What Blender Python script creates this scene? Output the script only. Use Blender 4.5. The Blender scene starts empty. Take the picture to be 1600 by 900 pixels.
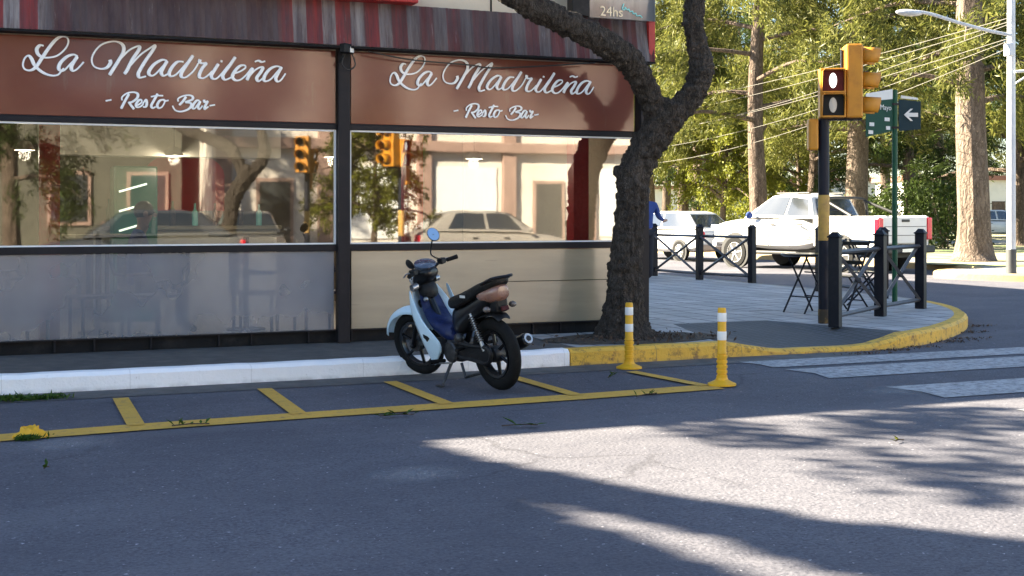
import bpy, bmesh, math, random
import numpy as np
from mathutils import Vector, Matrix
R = math.radians
scene = bpy.context.scene
# ------------------------------------------------------------------ camera
CAMH, FPX, HORY, YAW = 1.4, 1950.0, 333.0, R(22.2)
cd = bpy.data.cameras.new("camera"); cam = bpy.data.objects.new("camera", cd)
scene.collection.objects.link(cam); scene.camera = cam
cam.location = (0, 0, CAMH); cam.rotation_euler = (R(90), 0, -YAW)
cd.sensor_width = 36; cd.lens = 36 * FPX / 1600; cd.shift_y = -(450 - HORY) / 1600
cd.clip_start = 0.05; cd.clip_end = 1500
# ------------------------------------------------------------------ world, sun, exposure
SUN_EL = R(30); SH = (-0.8, 0.6)               # horizontal direction towards the sun
w = bpy.data.worlds.new("World"); scene.world = w; w.use_nodes = True
nt = w.node_tree; nt.nodes.clear()
sky = nt.nodes.new('ShaderNodeTexSky'); sky.sky_type = 'NISHITA'; sky.sun_disc = False
sky.sun_elevation = SUN_EL; sky.sun_rotation = math.atan2(SH[0], SH[1])
sky.air_density = 1.1; sky.dust_density = 0.5; sky.ozone_density = 2.0
bg = nt.nodes.new('ShaderNodeBackground'); bg.inputs[1].default_value = 0.041
out = nt.nodes.new('ShaderNodeOutputWorld')
nt.links.new(sky.outputs[0], bg.inputs[0]); nt.links.new(bg.outputs[0], out.inputs[0])
sl = bpy.data.lights.new("sun", 'SUN'); sl.energy = 5.0; sl.angle = R(0.5); sl.color = (1, 0.88, 0.67)
sun = bpy.data.objects.new("sun", sl); scene.collection.objects.link(sun)
sdir = Vector((SH[0]*math.cos(SUN_EL), SH[1]*math.cos(SUN_EL), math.sin(SUN_EL)))
sun.rotation_euler = sdir.to_track_quat('Z', 'Y').to_euler(); sun.location = (-8, 6, 20)
vs = scene.view_settings; vs.view_transform = 'Standard'; vs.look = 'None'; vs.gamma = 1
vs.exposure = 3.25; vs.use_curve_mapping = False
scene.cycles.max_bounces = 8; scene.cycles.transparent_max_bounces = 16
scene.cycles.use_denoising = True

# ------------------------------------------------------------------ placing helpers (camera survey of the site)
_c, _s = math.cos(YAW), math.sin(YAW)
def ray(px, py):
    a = (px - 800) / FPX; return Vector((a*_c + _s, -a*_s + _c, (HORY - py) / FPX))
def G(px, py, z=0.0):
    r = ray(px, py); t = (z - CAMH) / r.z; return Vector((r.x*t, r.y*t, z))
def D(px, py, d):
    r = ray(px, py); return Vector((r.x*d, r.y*d, CAMH + r.z*d))
def W(px, py, Y):
    r = ray(px, py); t = Y / r.y; return Vector((r.x*t, Y, CAMH + r.z*t))

# ------------------------------------------------------------------ materials
def mat(name, col, rough=0.6, metal=0.0, var=None, bump=None, coat=0.0, emit=None, spec=0.5, trans=0.0):
    m = bpy.data.materials.new(name); m.use_nodes = True
    n = m.node_tree; b = n.nodes['Principled BSDF']
    b.inputs['Base Color'].default_value = (*col, 1); b.inputs['Roughness'].default_value = rough
    b.inputs['Metallic'].default_value = metal; b.inputs['Coat Weight'].default_value = coat
    b.inputs['Coat Roughness'].default_value = 0.05
    b.inputs['Specular IOR Level'].default_value = spec
    if trans: b.inputs['Transmission Weight'].default_value = trans
    tc = n.nodes.new('ShaderNodeTexCoord')
    if var:                                      # (scale, second colour, lo, hi[, stretch])
        mp = n.nodes.new('ShaderNodeMapping'); n.links.new(tc.outputs['Object'], mp.inputs[0])
        if len(var) > 4: mp.inputs['Scale'].default_value = var[4]
        t = n.nodes.new('ShaderNodeTexNoise'); t.inputs['Scale'].default_value = var[0]
        t.inputs['Detail'].default_value = 8; t.inputs['Roughness'].default_value = 0.65
        n.links.new(mp.outputs[0], t.inputs['Vector'])
        cr = n.nodes.new('ShaderNodeMapRange'); cr.inputs[1].default_value = var[2]; cr.inputs[2].default_value = var[3]
        n.links.new(t.outputs[0], cr.inputs[0])
        mx = n.nodes.new('ShaderNodeMix'); mx.data_type = 'RGBA'
        mx.inputs[6].default_value = (*col, 1); mx.inputs[7].default_value = (*var[1], 1)
        n.links.new(cr.outputs[0], mx.inputs[0]); n.links.new(mx.outputs[2], b.inputs['Base Color'])
        rr = n.nodes.new('ShaderNodeMapRange'); rr.inputs[3].default_value = max(rough-0.08, 0.02); rr.inputs[4].default_value = min(rough+0.12, 1)
        n.links.new(t.outputs[0], rr.inputs[0]); n.links.new(rr.outputs[0], b.inputs['Roughness'])
    if bump:
        t2 = n.nodes.new('ShaderNodeTexNoise'); t2.inputs['Scale'].default_value = bump[0]; t2.inputs['Detail'].default_value = 6
        n.links.new(tc.outputs['Object'], t2.inputs['Vector'])
        bp = n.nodes.new('ShaderNodeBump'); bp.inputs['Strength'].default_value = bump[1]; bp.inputs['Distance'].default_value = bump[2] if len(bump) > 2 else 0.01
        n.links.new(t2.outputs[0], bp.inputs['Height']); n.links.new(bp.outputs[0], b.inputs['Normal'])
    if emit:
        b.inputs['Emission Color'].default_value = (*emit[0], 1); b.inputs['Emission Strength'].default_value = emit[1]
    return m

class NT:                                         # tiny node helper for the special materials
    def __init__(s, name):
        s.m = bpy.data.materials.new(name); s.m.use_nodes = True; s.n = s.m.node_tree
        s.b = s.n.nodes['Principled BSDF']; s.out = s.n.nodes['Material Output']
        s.tc = s.n.nodes.new('ShaderNodeTexCoord')
    def add(s, t, **kw):
        k = s.n.nodes.new('ShaderNode' + t)
        for a, v in kw.items(): setattr(k, a, v)
        return k
    def link(s, a, b): s.n.links.new(a, b)
    def noise(s, scale, detail=6, stretch=None, rough=0.6):
        t = s.add('TexNoise'); t.inputs['Scale'].default_value = scale; t.inputs['Detail'].default_value = detail; t.inputs['Roughness'].default_value = rough
        if stretch:
            mp = s.add('Mapping'); mp.inputs['Scale'].default_value = stretch
            s.link(s.tc.outputs['Object'], mp.inputs[0]); s.link(mp.outputs[0], t.inputs['Vector'])
        else: s.link(s.tc.outputs['Object'], t.inputs['Vector'])
        return t.outputs[0]
    def rng(s, v, a, b, c=0.0, d=1.0):
        k = s.add('MapRange'); k.inputs[1].default_value = a; k.inputs[2].default_value = b; k.inputs[3].default_value = c; k.inputs[4].default_value = d
        s.link(v, k.inputs[0]); return k.outputs[0]
    def mix(s, f, a, b):
        k = s.add('Mix', data_type='RGBA')
        for i, v in ((6, a), (7, b)):
            if isinstance(v, tuple): k.inputs[i].default_value = (*v, 1)
            else: s.link(v, k.inputs[i])
        if isinstance(f, float): k.inputs[0].default_value = f
        else: s.link(f, k.inputs[0])
        return k.outputs[2]
    def math(s, op, a, b=0.0):
        k = s.add('Math', operation=op)
        for i, v in ((0, a), (1, b)):
            if isinstance(v, (float, int)): k.inputs[i].default_value = v
            else: s.link(v, k.inputs[i])
        return k.outputs[0]
    def bump(s, h, st, dist=0.01):
        k = s.add('Bump'); k.inputs['Strength'].default_value = st; k.inputs['Distance'].default_value = dist
        s.link(h, k.inputs['Height']); s.link(k.outputs[0], s.b.inputs['Normal'])
    def color(s, c): s.link(c, s.b.inputs['Base Color'])

def asphalt():
    k = NT('asphalt')
    fine = k.noise(48, 4, None, 0.75); mid = k.noise(9, 6); low = k.noise(0.7, 5); low2 = k.noise(0.35, 4, (0.5, 2.2, 1))
    vor = k.add('TexVoronoi'); vor.inputs['Scale'].default_value = 42; k.link(k.tc.outputs['Object'], vor.inputs['Vector'])
    c = k.mix(k.rng(fine, 0.32, 0.68), (0.036, 0.037, 0.043), (0.155, 0.155, 0.162))
    c = k.mix(k.rng(mid, 0.4, 0.75, 0, 0.45), c, (0.165, 0.164, 0.166))
    c = k.mix(k.rng(low, 0.35, 0.7, 0, 0.6), c, (0.056, 0.057, 0.065))
    c = k.mix(k.rng(low2, 0.5, 0.72, 0, 0.4), c, (0.165, 0.162, 0.16))
    sp = k.noise(30, 2); c = k.mix(k.rng(sp, 0.68, 0.74, 0, 0.85), c, (0.42, 0.41, 0.4))
    sp2 = k.noise(22, 2, (1, 1.7, 1)); c = k.mix(k.rng(sp2, 0.26, 0.32, 0.8, 0), c, (0.02, 0.02, 0.022))
    wv = k.add('TexNoise'); wv.inputs['Scale'].default_value = 1.6; wv.inputs['Detail'].default_value = 6; k.link(k.tc.outputs['Object'], wv.inputs['Vector'])
    vm = k.add('VectorMath', operation='MULTIPLY_ADD'); k.link(wv.outputs['Color'], vm.inputs[0]); vm.inputs[1].default_value = (0.7, 0.7, 0); k.link(k.tc.outputs['Object'], vm.inputs[2])
    cv = k.add('TexVoronoi', feature='DISTANCE_TO_EDGE'); cv.inputs['Scale'].default_value = 0.42; k.link(vm.outputs[0], cv.inputs['Vector'])
    gate = k.rng(k.noise(0.5, 3), 0.5, 0.6)
    c = k.mix(k.math('MULTIPLY', k.rng(cv.outputs[0], 0.003, 0.008, 0.3, 0), gate), c, (0.012, 0.012, 0.014))
    oil = k.noise(0.9, 4, (0.6, 1.8, 1)); c = k.mix(k.rng(oil, 0.64, 0.74, 0, 0.35), c, (0.03, 0.03, 0.034))
    hs = k.mix(1.0, c, (0.97, 0.955, 1.06)); hs.node.blend_type = 'MULTIPLY'; c = hs
    k.color(c); k.b.inputs['Roughness'].default_value = 0.85; k.b.inputs['Specular IOR Level'].default_value = 0.3
    k.bump(k.math('ADD', fine, k.math('MULTIPLY', vor.outputs[0], 0.6)), 0.6, 0.008)
    return k.m
def tiles(name, c1, c2, grout, size, rot=0.0):
    k = NT(name)
    mp = k.add('Mapping'); mp.inputs['Rotation'].default_value = (0, 0, rot); k.link(k.tc.outputs['Object'], mp.inputs[0])
    b = k.add('TexBrick'); b.offset = 0.0; b.inputs['Scale'].default_value = 1
    b.inputs['Brick Width'].default_value = size; b.inputs['Row Height'].default_value = size; b.inputs['Mortar Size'].default_value = 0.012 if size < 0.15 else 0.02
    b.inputs['Color1'].default_value = (*c1, 1); b.inputs['Color2'].default_value = (*c2, 1); b.inputs['Mortar'].default_value = (*grout, 1)
    k.link(mp.outputs[0], b.inputs['Vector'])
    n1 = k.noise(1.2, 6); n2 = k.noise(40, 4)
    c = k.mix(k.rng(n1, 0.35, 0.72, 0, 0.6), b.outputs[0], tuple(x*0.45 for x in c1))
    c = k.mix(k.rng(n2, 0.6, 0.8, 0, 0.5), c, tuple(x*0.5 for x in c1))
    n3 = k.noise(3.4, 4, (0.5, 1.6, 1)); c = k.mix(k.rng(n3, 0.6, 0.7, 0, 0.8), c, (0.07, 0.07, 0.073)); n4 = k.noise(0.6, 4); c = k.mix(k.rng(n4, 0.45, 0.7, 0, 0.5), c, tuple(x*0.5 for x in c1))
    k.color(c); k.b.inputs['Roughness'].default_value = 0.7
    k.bump(k.math('ADD', b.outputs[1], k.math('MULTIPLY', n2, -0.4)), -0.5, 0.006)
    return k.m
def worn_paint(name, col, under, lo, hi, rough=0.7, dark=(0.3, 0.2, 0.05)):
    k = NT(name); a = k.noise(14, 8, None, 0.75); b2 = k.noise(2.2, 5)
    c = k.mix(k.rng(b2, 0.4, 0.75, 0, 0.55), col, dark)
    c = k.mix(k.rng(a, lo, hi), c, under)
    if 'kerb' in name:
        sx = k.add('SeparateXYZ'); k.link(k.tc.outputs['Object'], sx.inputs[0]); fr_ = k.math('FRACT', k.math('ADD', k.math('MULTIPLY', sx.outputs[0], 1.05), k.math('MULTIPLY', k.noise(6, 2), 0.03)))
        c = k.mix(k.rng(fr_, 0.003, 0.01, 0.2 if 'white' in name else 0.6, 0), c, (0.12, 0.1, 0.08)); low = k.rng(sx.outputs[2], 0.0, 0.04, 0.45, 0)
        c = k.mix(k.math('MULTIPLY', low, k.rng(k.noise(7, 5), 0.35, 0.6)), c, (0.16, 0.14, 0.12))
    k.color(c); k.b.inputs['Roughness'].default_value = rough; k.bump(k.math('ADD', k.noise(50, 3), k.math('MULTIPLY', k.noise(9, 4), 1.5)), 0.5, 0.012); return k.m
def bark(name, c1, c2, sc=14, strength=1.0):
    k = NT(name); n1 = k.noise(sc, 8, (1, 1, 0.35), 0.75); n2 = k.noise(sc*0.3, 4, (1, 1, 0.4)); n3 = k.noise(sc*2.2, 4, (1, 1, 0.6), 0.7)
    vor = k.add('TexVoronoi', feature='DISTANCE_TO_EDGE'); vor.inputs['Scale'].default_value = sc*1.3
    mp = k.add('Mapping'); mp.inputs['Scale'].default_value = (1, 1, 0.16); k.link(k.tc.outputs['Object'], mp.inputs[0])
    wn = k.add('TexNoise'); wn.inputs['Scale'].default_value = sc*0.7; wn.inputs['Detail'].default_value = 5; k.link(k.tc.outputs['Object'], wn.inputs['Vector'])
    va = k.add('VectorMath', operation='MULTIPLY_ADD'); k.link(wn.outputs['Color'], va.inputs[0]); va.inputs[1].default_value = (1.6/sc, 1.6/sc, 1.6/sc); k.link(mp.outputs[0], va.inputs[2]); k.link(va.outputs[0], vor.inputs['Vector'])
    c = k.mix(k.rng(n1, 0.3, 0.72), c1, c2); c = k.mix(k.rng(n2, 0.55, 0.75, 0, 0.5), c, tuple(min(1, x*1.6) for x in c2))
    c = k.mix(k.rng(vor.outputs[0], 0.0, 0.12, 0.6, 0), c, tuple(x*0.5 for x in c1)); c = k.mix(k.rng(n3, 0.62, 0.72, 0, 0.7), c, tuple(min(1, x*2.6) for x in c2))
    k.color(c); k.b.inputs['Roughness'].default_value = 0.9; k.b.inputs['Specular IOR Level'].default_value = 0.2
    k.bump(k.math('ADD', n1, k.math('MULTIPLY', vor.outputs[0], 1.2)), strength, 0.05); return k.m
def leaf(name, c1, c2, tr=0.45):
    k = NT(name); g = k.add('NewGeometry'); n1 = k.noise(0.8, 3)
    c = k.mix(g.outputs['Random Per Island'], c1, c2); c = k.mix(k.rng(n1, 0.35, 0.65, 0, 0.5), c, tuple((a*0.5+b*0.5)*0.6 for a, b in zip(c1, c2)))
    k.n.nodes.remove(k.b)
    d = k.add('BsdfDiffuse'); t = k.add('BsdfTranslucent'); gl = k.add('BsdfGlossy'); gl.inputs['Roughness'].default_value = 0.45
    k.link(c, d.inputs[0]); k.link(c, t.inputs[0])
    m1 = k.add('MixShader'); m1.inputs[0].default_value = tr; k.link(d.outputs[0], m1.inputs[1]); k.link(t.outputs[0], m1.inputs[2])
    m2 = k.add('MixShader'); m2.inputs[0].default_value = 0.015; k.link(m1.outputs[0], m2.inputs[1]); k.link(gl.outputs[0], m2.inputs[2])
    k.link(m2.outputs[0], k.out.inputs[0]); return k.m
def glass(name, refl, tint, rough=0.0, film=0.0, filmcol=(0.5, 0.5, 0.5)):
    k = NT(name); k.n.nodes.remove(k.b)
    t = k.add('BsdfTransparent'); t.inputs[0].default_value = (*tint, 1)
    g = k.add('BsdfGlossy'); g.inputs['Roughness'].default_value = rough; g.inputs[0].default_value = (0.95, 0.95, 0.95, 1)
    n1 = k.noise(0.9, 3); bp = k.add('Bump'); bp.inputs['Strength'].default_value = 0.02; bp.inputs['Distance'].default_value = 0.02
    k.link(n1, bp.inputs['Height']); k.link(bp.outputs[0], g.inputs['Normal'])
    lw = k.add('LayerWeight'); lw.inputs[0].default_value = 0.25
    f = k.rng(lw.outputs['Facing'], 0.0, 1.0, refl, 1.0)
    m1 = k.add('MixShader'); k.link(f, m1.inputs[0]); k.link(t.outputs[0], m1.inputs[1]); k.link(g.outputs[0], m1.inputs[2])
    last = m1
    if film > 0:
        d = k.add('BsdfDiffuse'); sz_ = k.add('SeparateXYZ'); k.link(k.tc.outputs['Object'], sz_.inputs[0])
        fc = k.mix(k.rng(k.noise(1.3, 1, (1.6, 1, 0.5)), 0.25, 0.75), filmcol, tuple(v*0.78 for v in filmcol)); fc = k.mix(k.math('MULTIPLY', k.rng(sz_.outputs[2], 0.12, 0.32, 0.55, 0), k.rng(k.noise(5, 3, (1, 1, 0.4)), 0.3, 0.7)), fc, (0.2, 0.17, 0.13)); k.link(fc, d.inputs[0])
        st = k.noise(2.2, 2); m2 = k.add('MixShader'); k.link(k.rng(st, 0.2, 0.9, film*0.85, min(film*1.1, 1)), m2.inputs[0]); k.link(m1.outputs[0], m2.inputs[1]); k.link(d.outputs[0], m2.inputs[2]); last = m2
    k.link(last.outputs[0], k.out.inputs[0]); return k.m

M = {}
M['asphalt'] = asphalt()
M['side_asphalt'] = mat('side_asphalt', (0.07, 0.066, 0.064), 0.85, var=(6, (0.13, 0.12, 0.11), 0.4, 0.75), bump=(60, 0.6, 0.006))
M['tile'] = tiles('paving_tile', (0.52, 0.5, 0.485), (0.43, 0.41, 0.4), (0.13, 0.125, 0.125), 0.4)
M['ramp'] = tiles('ramp_tile', (0.1, 0.1, 0.105), (0.085, 0.085, 0.09), (0.05, 0.05, 0.05), 0.1)
M['gutter'] = mat('gutter_concrete', (0.11, 0.105, 0.1), 0.85, var=(5, (0.06, 0.058, 0.056), 0.4, 0.7), bump=(50, 0.5, 0.006))
M['concrete'] = mat('concrete', (0.3, 0.28, 0.25), 0.85, var=(4, (0.2, 0.19, 0.17), 0.4, 0.7), bump=(40, 0.4))
M['white_kerb'] = worn_paint('white_kerb_paint', (0.95, 0.94, 0.93), (0.55, 0.53, 0.5), 0.62, 0.76, 0.65, (0.86, 0.85, 0.83))
M['yellow_kerb'] = worn_paint('yellow_kerb_paint', (0.74, 0.44, 0.05), (0.2, 0.11, 0.04), 0.5, 0.66, 0.65, (0.55, 0.31, 0.05))
M['far_kerb'] = worn_paint('far_kerb_paint', (0.36, 0.25, 0.1), (0.2, 0.17, 0.12), 0.5, 0.7, 0.7, (0.28, 0.2, 0.1))
M['yellow_line'] = worn_paint('yellow_line_paint', (0.62, 0.35, 0.045), (0.15, 0.12, 0.08), 0.54, 0.72, 0.75, (0.45, 0.27, 0.05))
M['white_line'] = worn_paint('white_line_paint', (0.42, 0.42, 0.43), (0.12, 0.118, 0.12), 0.42, 0.66, 0.75, (0.25, 0.25, 0.255))
M['soil'] = mat('soil', (0.045, 0.034, 0.026), 0.95, var=(12, (0.12, 0.09, 0.06), 0.45, 0.7), bump=(30, 1, 0.03))
M['park'] = mat('park_ground', (0.3, 0.26, 0.17), 0.95, var=(0.5, (0.1, 0.15, 0.04), 0.42, 0.62), bump=(20, 0.6, 0.03))
M['stain'] = mat('chalk_stain', (0.3, 0.3, 0.3), 0.9)
M['frame'] = mat('dark_metal', (0.012, 0.011, 0.014), 0.5, spec=0.25, var=(3, (0.026, 0.022, 0.024), 0.5, 0.75), bump=(80, 0.1))
M['base'] = mat('base_strip', (0.009, 0.009, 0.01), 0.7, spec=0.2, var=(6, (0.03, 0.027, 0.025), 0.5, 0.75), bump=(20, 0.4))
M['white_trim'] = mat('white_trim', (0.78, 0.78, 0.78), 0.5)
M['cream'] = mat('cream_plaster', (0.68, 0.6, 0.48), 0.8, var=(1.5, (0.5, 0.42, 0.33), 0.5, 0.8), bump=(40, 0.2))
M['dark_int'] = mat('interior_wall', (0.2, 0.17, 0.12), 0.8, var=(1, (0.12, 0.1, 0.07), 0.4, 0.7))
M['int_floor'] = mat('interior_floor', (0.5, 0.46, 0.4), 0.5)
M['bulk'] = mat('pale_bulkhead', (0.55, 0.53, 0.46), 0.7)
M['red_col'] = mat('red_paint', (0.55, 0.025, 0.035), 0.45, var=(2, (0.4, 0.02, 0.03), 0.4, 0.7))
M['red_eave'] = mat('red_eave', (0.5, 0.035, 0.03), 0.5, var=(3, (0.3, 0.02, 0.02), 0.45, 0.75))
M['letter'] = mat('white_letter', (0.93, 0.93, 0.93), 0.35)
M['tan_letter'] = mat('cream_letter', (0.85, 0.72, 0.5), 0.4)
M['teal_letter'] = mat('teal_letter', (0.3, 0.75, 0.72), 0.4)
def sign_mat():
    k = NT('brown_sign'); n1 = k.noise(1.1, 4, (1, 1, 1.5)); n2 = k.noise(9, 6, (1.2, 1, 0.25)); n3 = k.noise(5, 4, (4, 1, 0.6))
    c = k.mix(k.rng(n1, 0.3, 0.7), (0.15, 0.034, 0.024), (0.19, 0.058, 0.034))
    c = k.mix(k.rng(n2, 0.62, 0.8, 0, 0.5), c, (0.2, 0.12, 0.09)); c = k.mix(k.rng(n3, 0.74, 0.8, 0, 0.6), c, (0.04, 0.015, 0.012))
    k.color(c); k.b.inputs['Roughness'].default_value = 0.5; k.b.inputs['Coat Weight'].default_value = 0.6; k.b.inputs['Coat Roughness'].default_value = 0.1; k.b.inputs['Coat IOR'].default_value = 1.75; k.b.inputs['Specular IOR Level'].default_value = 0.2
    return k.m
M['sign'] = sign_mat()
def valance_mat():
    k = NT('striped_valance'); sx = k.add('SeparateXYZ'); k.link(k.tc.outputs['Object'], sx.inputs[0])
    st = k.math('SINE', k.math('MULTIPLY', sx.outputs[0], 2*math.pi/0.28))
    c = k.mix(k.rng(st, 0.05, 0.15), (0.3, 0.022, 0.024), (0.34, 0.32, 0.32))
    v = k.noise(7, 6, (3, 1, 0.12), 0.7); v2 = k.noise(3.4, 6, (1.6, 1, 0.25), 0.75); lo = k.noise(1.3, 3, (1, 0.1, 0.1))
    c = k.mix(k.rng(v, 0.34, 0.62, 0.0, 0.8), c, (0.06, 0.03, 0.032))
    cr = k.add('ValToRGB'); k.link(k.rng(sx.outputs[0], -1.0, 6.4), cr.inputs[0])
    el = cr.color_ramp.elements; el[0].position = 0; el[0].color = (0.55,)*3+(1,); el[1].position = 1; el[1].color = (0.6,)*3+(1,)
    for X_, g_ in ((-0.1, 0.25), (0.25, 0.3), (0.4, 0.97), (2.3, 0.95), (2.5, 0.3), (3.25, 0.3), (3.6, 0.75), (4.6, 0.93), (5.2, 0.8), (6.1, 0.85), (6.22, 0.3)):
        e_ = el.new((X_+1)/7.4); e_.color = (g_,)*3+(1,)
    dirt = k.math('ADD', cr.outputs[0], k.rng(lo, 0.3, 0.7, -0.2, 0.15))
    c = k.mix(dirt, c, k.mix(k.rng(v2, 0.32, 0.7), (0.036, 0.015, 0.018), (0.1, 0.07, 0.069)))
    v3 = k.noise(14, 5, (3, 1, 0.2)); c = k.mix(k.rng(v3, 0.64, 0.76, 0, 0.6), c, (0.3, 0.28, 0.28))
    k.color(c); k.b.inputs['Roughness'].default_value = 0.7; return k.m
M['valance'] = valance_mat()
M['win_left'] = glass('window_glass', 0.12, (0.7, 0.69, 0.64), 0.018)
M['frost'] = glass('frosted_glass', 0.08, (0.85, 0.87, 0.9), 0.12, 0.5, (0.36, 0.37, 0.41))
def lowmat():
    k = NT('satin_panel'); n1 = k.noise(2, 5, (0.4, 1, 3)); n2 = k.noise(6, 5, (0.3, 1, 4))
    c = k.mix(k.rng(n1, 0.3, 0.7), (0.4, 0.32, 0.21), (0.3, 0.24, 0.16)); c = k.mix(k.rng(n2, 0.66, 0.76, 0, 0.7), c, (0.1, 0.085, 0.07))
    k.color(c); k.b.inputs['Roughness'].default_value = 0.45; k.b.inputs['Coat Weight'].default_value = 0.8; k.b.inputs['Coat Roughness'].default_value = 0.14; k.b.inputs['Coat IOR'].default_value = 1.8; return k.m
M['satin'] = lowmat()
M['bark'] = bark('dark_bark', (0.026, 0.021, 0.017), (0.13, 0.108, 0.09), 20, 1.0)
M['pine_bark'] = bark('pale_bark', (0.085, 0.063, 0.05), (0.21, 0.165, 0.13), 7, 0.9)
M['dark_bark2'] = bark('brown_bark', (0.06, 0.043, 0.034), (0.18, 0.135, 0.105), 8, 0.9)
M['leaf_pine'] = leaf('pine_needles', (0.055, 0.072, 0.014), (0.215, 0.21, 0.052))
M['leaf_dark'] = leaf('dark_leaves', (0.018, 0.035, 0.008), (0.06, 0.085, 0.018), 0.35)
M['leaf_yellow'] = leaf('yellow_green_leaves', (0.12, 0.14, 0.015), (0.2, 0.2, 0.03))
M['leaf_fresh'] = leaf('fresh_leaves', (0.04, 0.1, 0.015), (0.1, 0.18, 0.03))
M['black'] = mat('black_plastic', (0.007, 0.007, 0.008), 0.45, spec=0.25, var=(20, (0.022, 0.022, 0.023), 0.45, 0.7))
M['gloss_black'] = mat('gloss_black', (0.006, 0.006, 0.007), 0.28, coat=0.15, spec=0.3)
M['rubber'] = mat('rubber', (0.007, 0.007, 0.007), 0.8, spec=0.2, var=(12, (0.02, 0.019, 0.018), 0.5, 0.8), bump=(70, 0.4, 0.004))
M['metal'] = mat('bare_metal', (0.4, 0.4, 0.4), 0.35, 0.9, var=(15, (0.16, 0.15, 0.14), 0.5, 0.75))
M['engine'] = mat('engine_metal', (0.05, 0.05, 0.052), 0.45, 0.6, var=(14, (0.16, 0.15, 0.14), 0.5, 0.75))
M['bike_blue'] = mat('pale_blue_plastic', (0.56, 0.72, 0.82), 0.3, coat=0.4, var=(5, (0.47, 0.62, 0.73), 0.45, 0.8))
M['navy'] = mat('navy_plastic', (0.007, 0.012, 0.05), 0.4, spec=0.3, var=(14, (0.012, 0.024, 0.1), 0.4, 0.7), bump=(40, 0.3))
M['vinyl'] = mat('seat_vinyl', (0.007, 0.007, 0.007), 0.5, spec=0.25, bump=(90, 0.3), var=(10, (0.03, 0.03, 0.03), 0.5, 0.8))
M['tail'] = mat('faded_tail_plastic', (0.27, 0.14, 0.1), 0.25, coat=0.6, var=(14, (0.16, 0.07, 0.05), 0.45, 0.7))
M['dark_red'] = mat('dark_red_reflector', (0.05, 0.004, 0.004), 0.5, spec=0.2)
M['smoked'] = mat('smoked_lens', (0.12, 0.1, 0.09), 0.2, coat=0.5)
M['mirror'] = mat('mirror_glass', (0.75, 0.85, 0.9), 0.03, 1.0)
M['cluster'] = mat('instrument_glass', (0.06, 0.08, 0.12), 0.1, coat=1.0, var=(60, (0.3, 0.33, 0.4), 0.6, 0.66))
M['chrome'] = mat('chrome', (0.7, 0.7, 0.7), 0.15, 1.0)
M['lamp_glass'] = mat('lamp_glass', (0.5, 0.5, 0.5), 0.15, 0.2, coat=1)
M['yellow_post'] = mat('yellow_rubber', (0.75, 0.4, 0.008), 0.5, var=(10, (0.6, 0.3, 0.01), 0.5, 0.8))
M['reflect'] = mat('white_reflector', (0.8, 0.8, 0.78), 0.3)
M['signal'] = mat('signal_yellow', (0.5, 0.21, 0.008), 0.5, var=(6, (0.36, 0.14, 0.008), 0.45, 0.75))
M['signal_in'] = mat('visor_inside', (0.04, 0.025, 0.012), 0.6)
M['lens_red'] = mat('dark_red_lens', (0.09, 0.008, 0.006), 0.5, spec=0.2)
M['lens_off'] = mat('dark_lens', (0.008, 0.007, 0.006), 0.5, spec=0.2)
M['lens_lit'] = mat('lit_figure', (0.85, 0.85, 0.8), 0.4, emit=((1, 0.93, 0.85), 0.25))
M['dim_figure'] = mat('dim_figure', (0.55, 0.5, 0.42), 0.5)
M['pole_foot'] = mat('pole_foot', (0.05, 0.035, 0.02), 0.7, var=(12, (0.22, 0.13, 0.03), 0.5, 0.7))
M['pole_dark'] = mat('dark_blue_pole', (0.006, 0.008, 0.018), 0.5, spec=0.25, var=(5, (0.014, 0.015, 0.022), 0.5, 0.75), bump=(25, 0.2))
M['pole_yellow'] = mat('yellow_band', (0.5, 0.31, 0.07), 0.65, var=(9, (0.3, 0.18, 0.07), 0.42, 0.7))
M['fence'] = mat('fence_iron', (0.006, 0.007, 0.013), 0.45, spec=0.2, var=(7, (0.016, 0.016, 0.022), 0.5, 0.75), bump=(40, 0.15))
M['fence_rail'] = mat('fence_bar', (0.05, 0.048, 0.05), 0.4, var=(7, (0.1, 0.09, 0.085), 0.45, 0.75))
M['green'] = mat('green_enamel', (0.008, 0.075, 0.035), 0.45, spec=0.25, var=(4, (0.01, 0.05, 0.03), 0.4, 0.7))
M['green_plate'] = mat('green_plate', (0.006, 0.05, 0.032), 0.5, spec=0.15)
M['navy_plate'] = mat('navy_plate', (0.004, 0.025, 0.036), 0.5, spec=0.15)
M['plate_white'] = mat('plate_white', (0.6, 0.6, 0.58), 0.5)
M['galv'] = mat('grey_paint', (0.55, 0.56, 0.57), 0.5, var=(3, (0.4, 0.41, 0.42), 0.45, 0.75))
M['dark_pole_base'] = mat('pole_base', (0.05, 0.052, 0.055), 0.6)
M['cable'] = mat('pale_cable', (0.16, 0.15, 0.13), 0.7)
M['black_cable'] = mat('black_cable', (0.02, 0.02, 0.02), 0.6)
M['car_white'] = mat('white_car_paint', (0.6, 0.595, 0.58), 0.35, coat=0.6, var=(1.5, (0.52, 0.51, 0.49), 0.45, 0.8))
M['car_silver'] = mat('dull_silver_paint', (0.26, 0.24, 0.22), 0.45, coat=0.4)
M['car_dark'] = mat('dark_car_paint', (0.05, 0.055, 0.065), 0.3, coat=0.8)
M['car_glass'] = mat('car_glass', (0.02, 0.025, 0.03), 0.08, coat=1.0, spec=0.9)
M['car_trim'] = mat('car_trim', (0.02, 0.02, 0.02), 0.6)
M['alloy'] = mat('alloy', (0.6, 0.6, 0.6), 0.35, 0.7)
M['red_lamp'] = mat('tail_lamp', (0.6, 0.012, 0.03), 0.2, coat=0.8)
M['rust_bumper'] = mat('dull_bumper', (0.3, 0.22, 0.16), 0.6)
M['skin'] = mat('skin', (0.4, 0.24, 0.17), 0.55)
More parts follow.
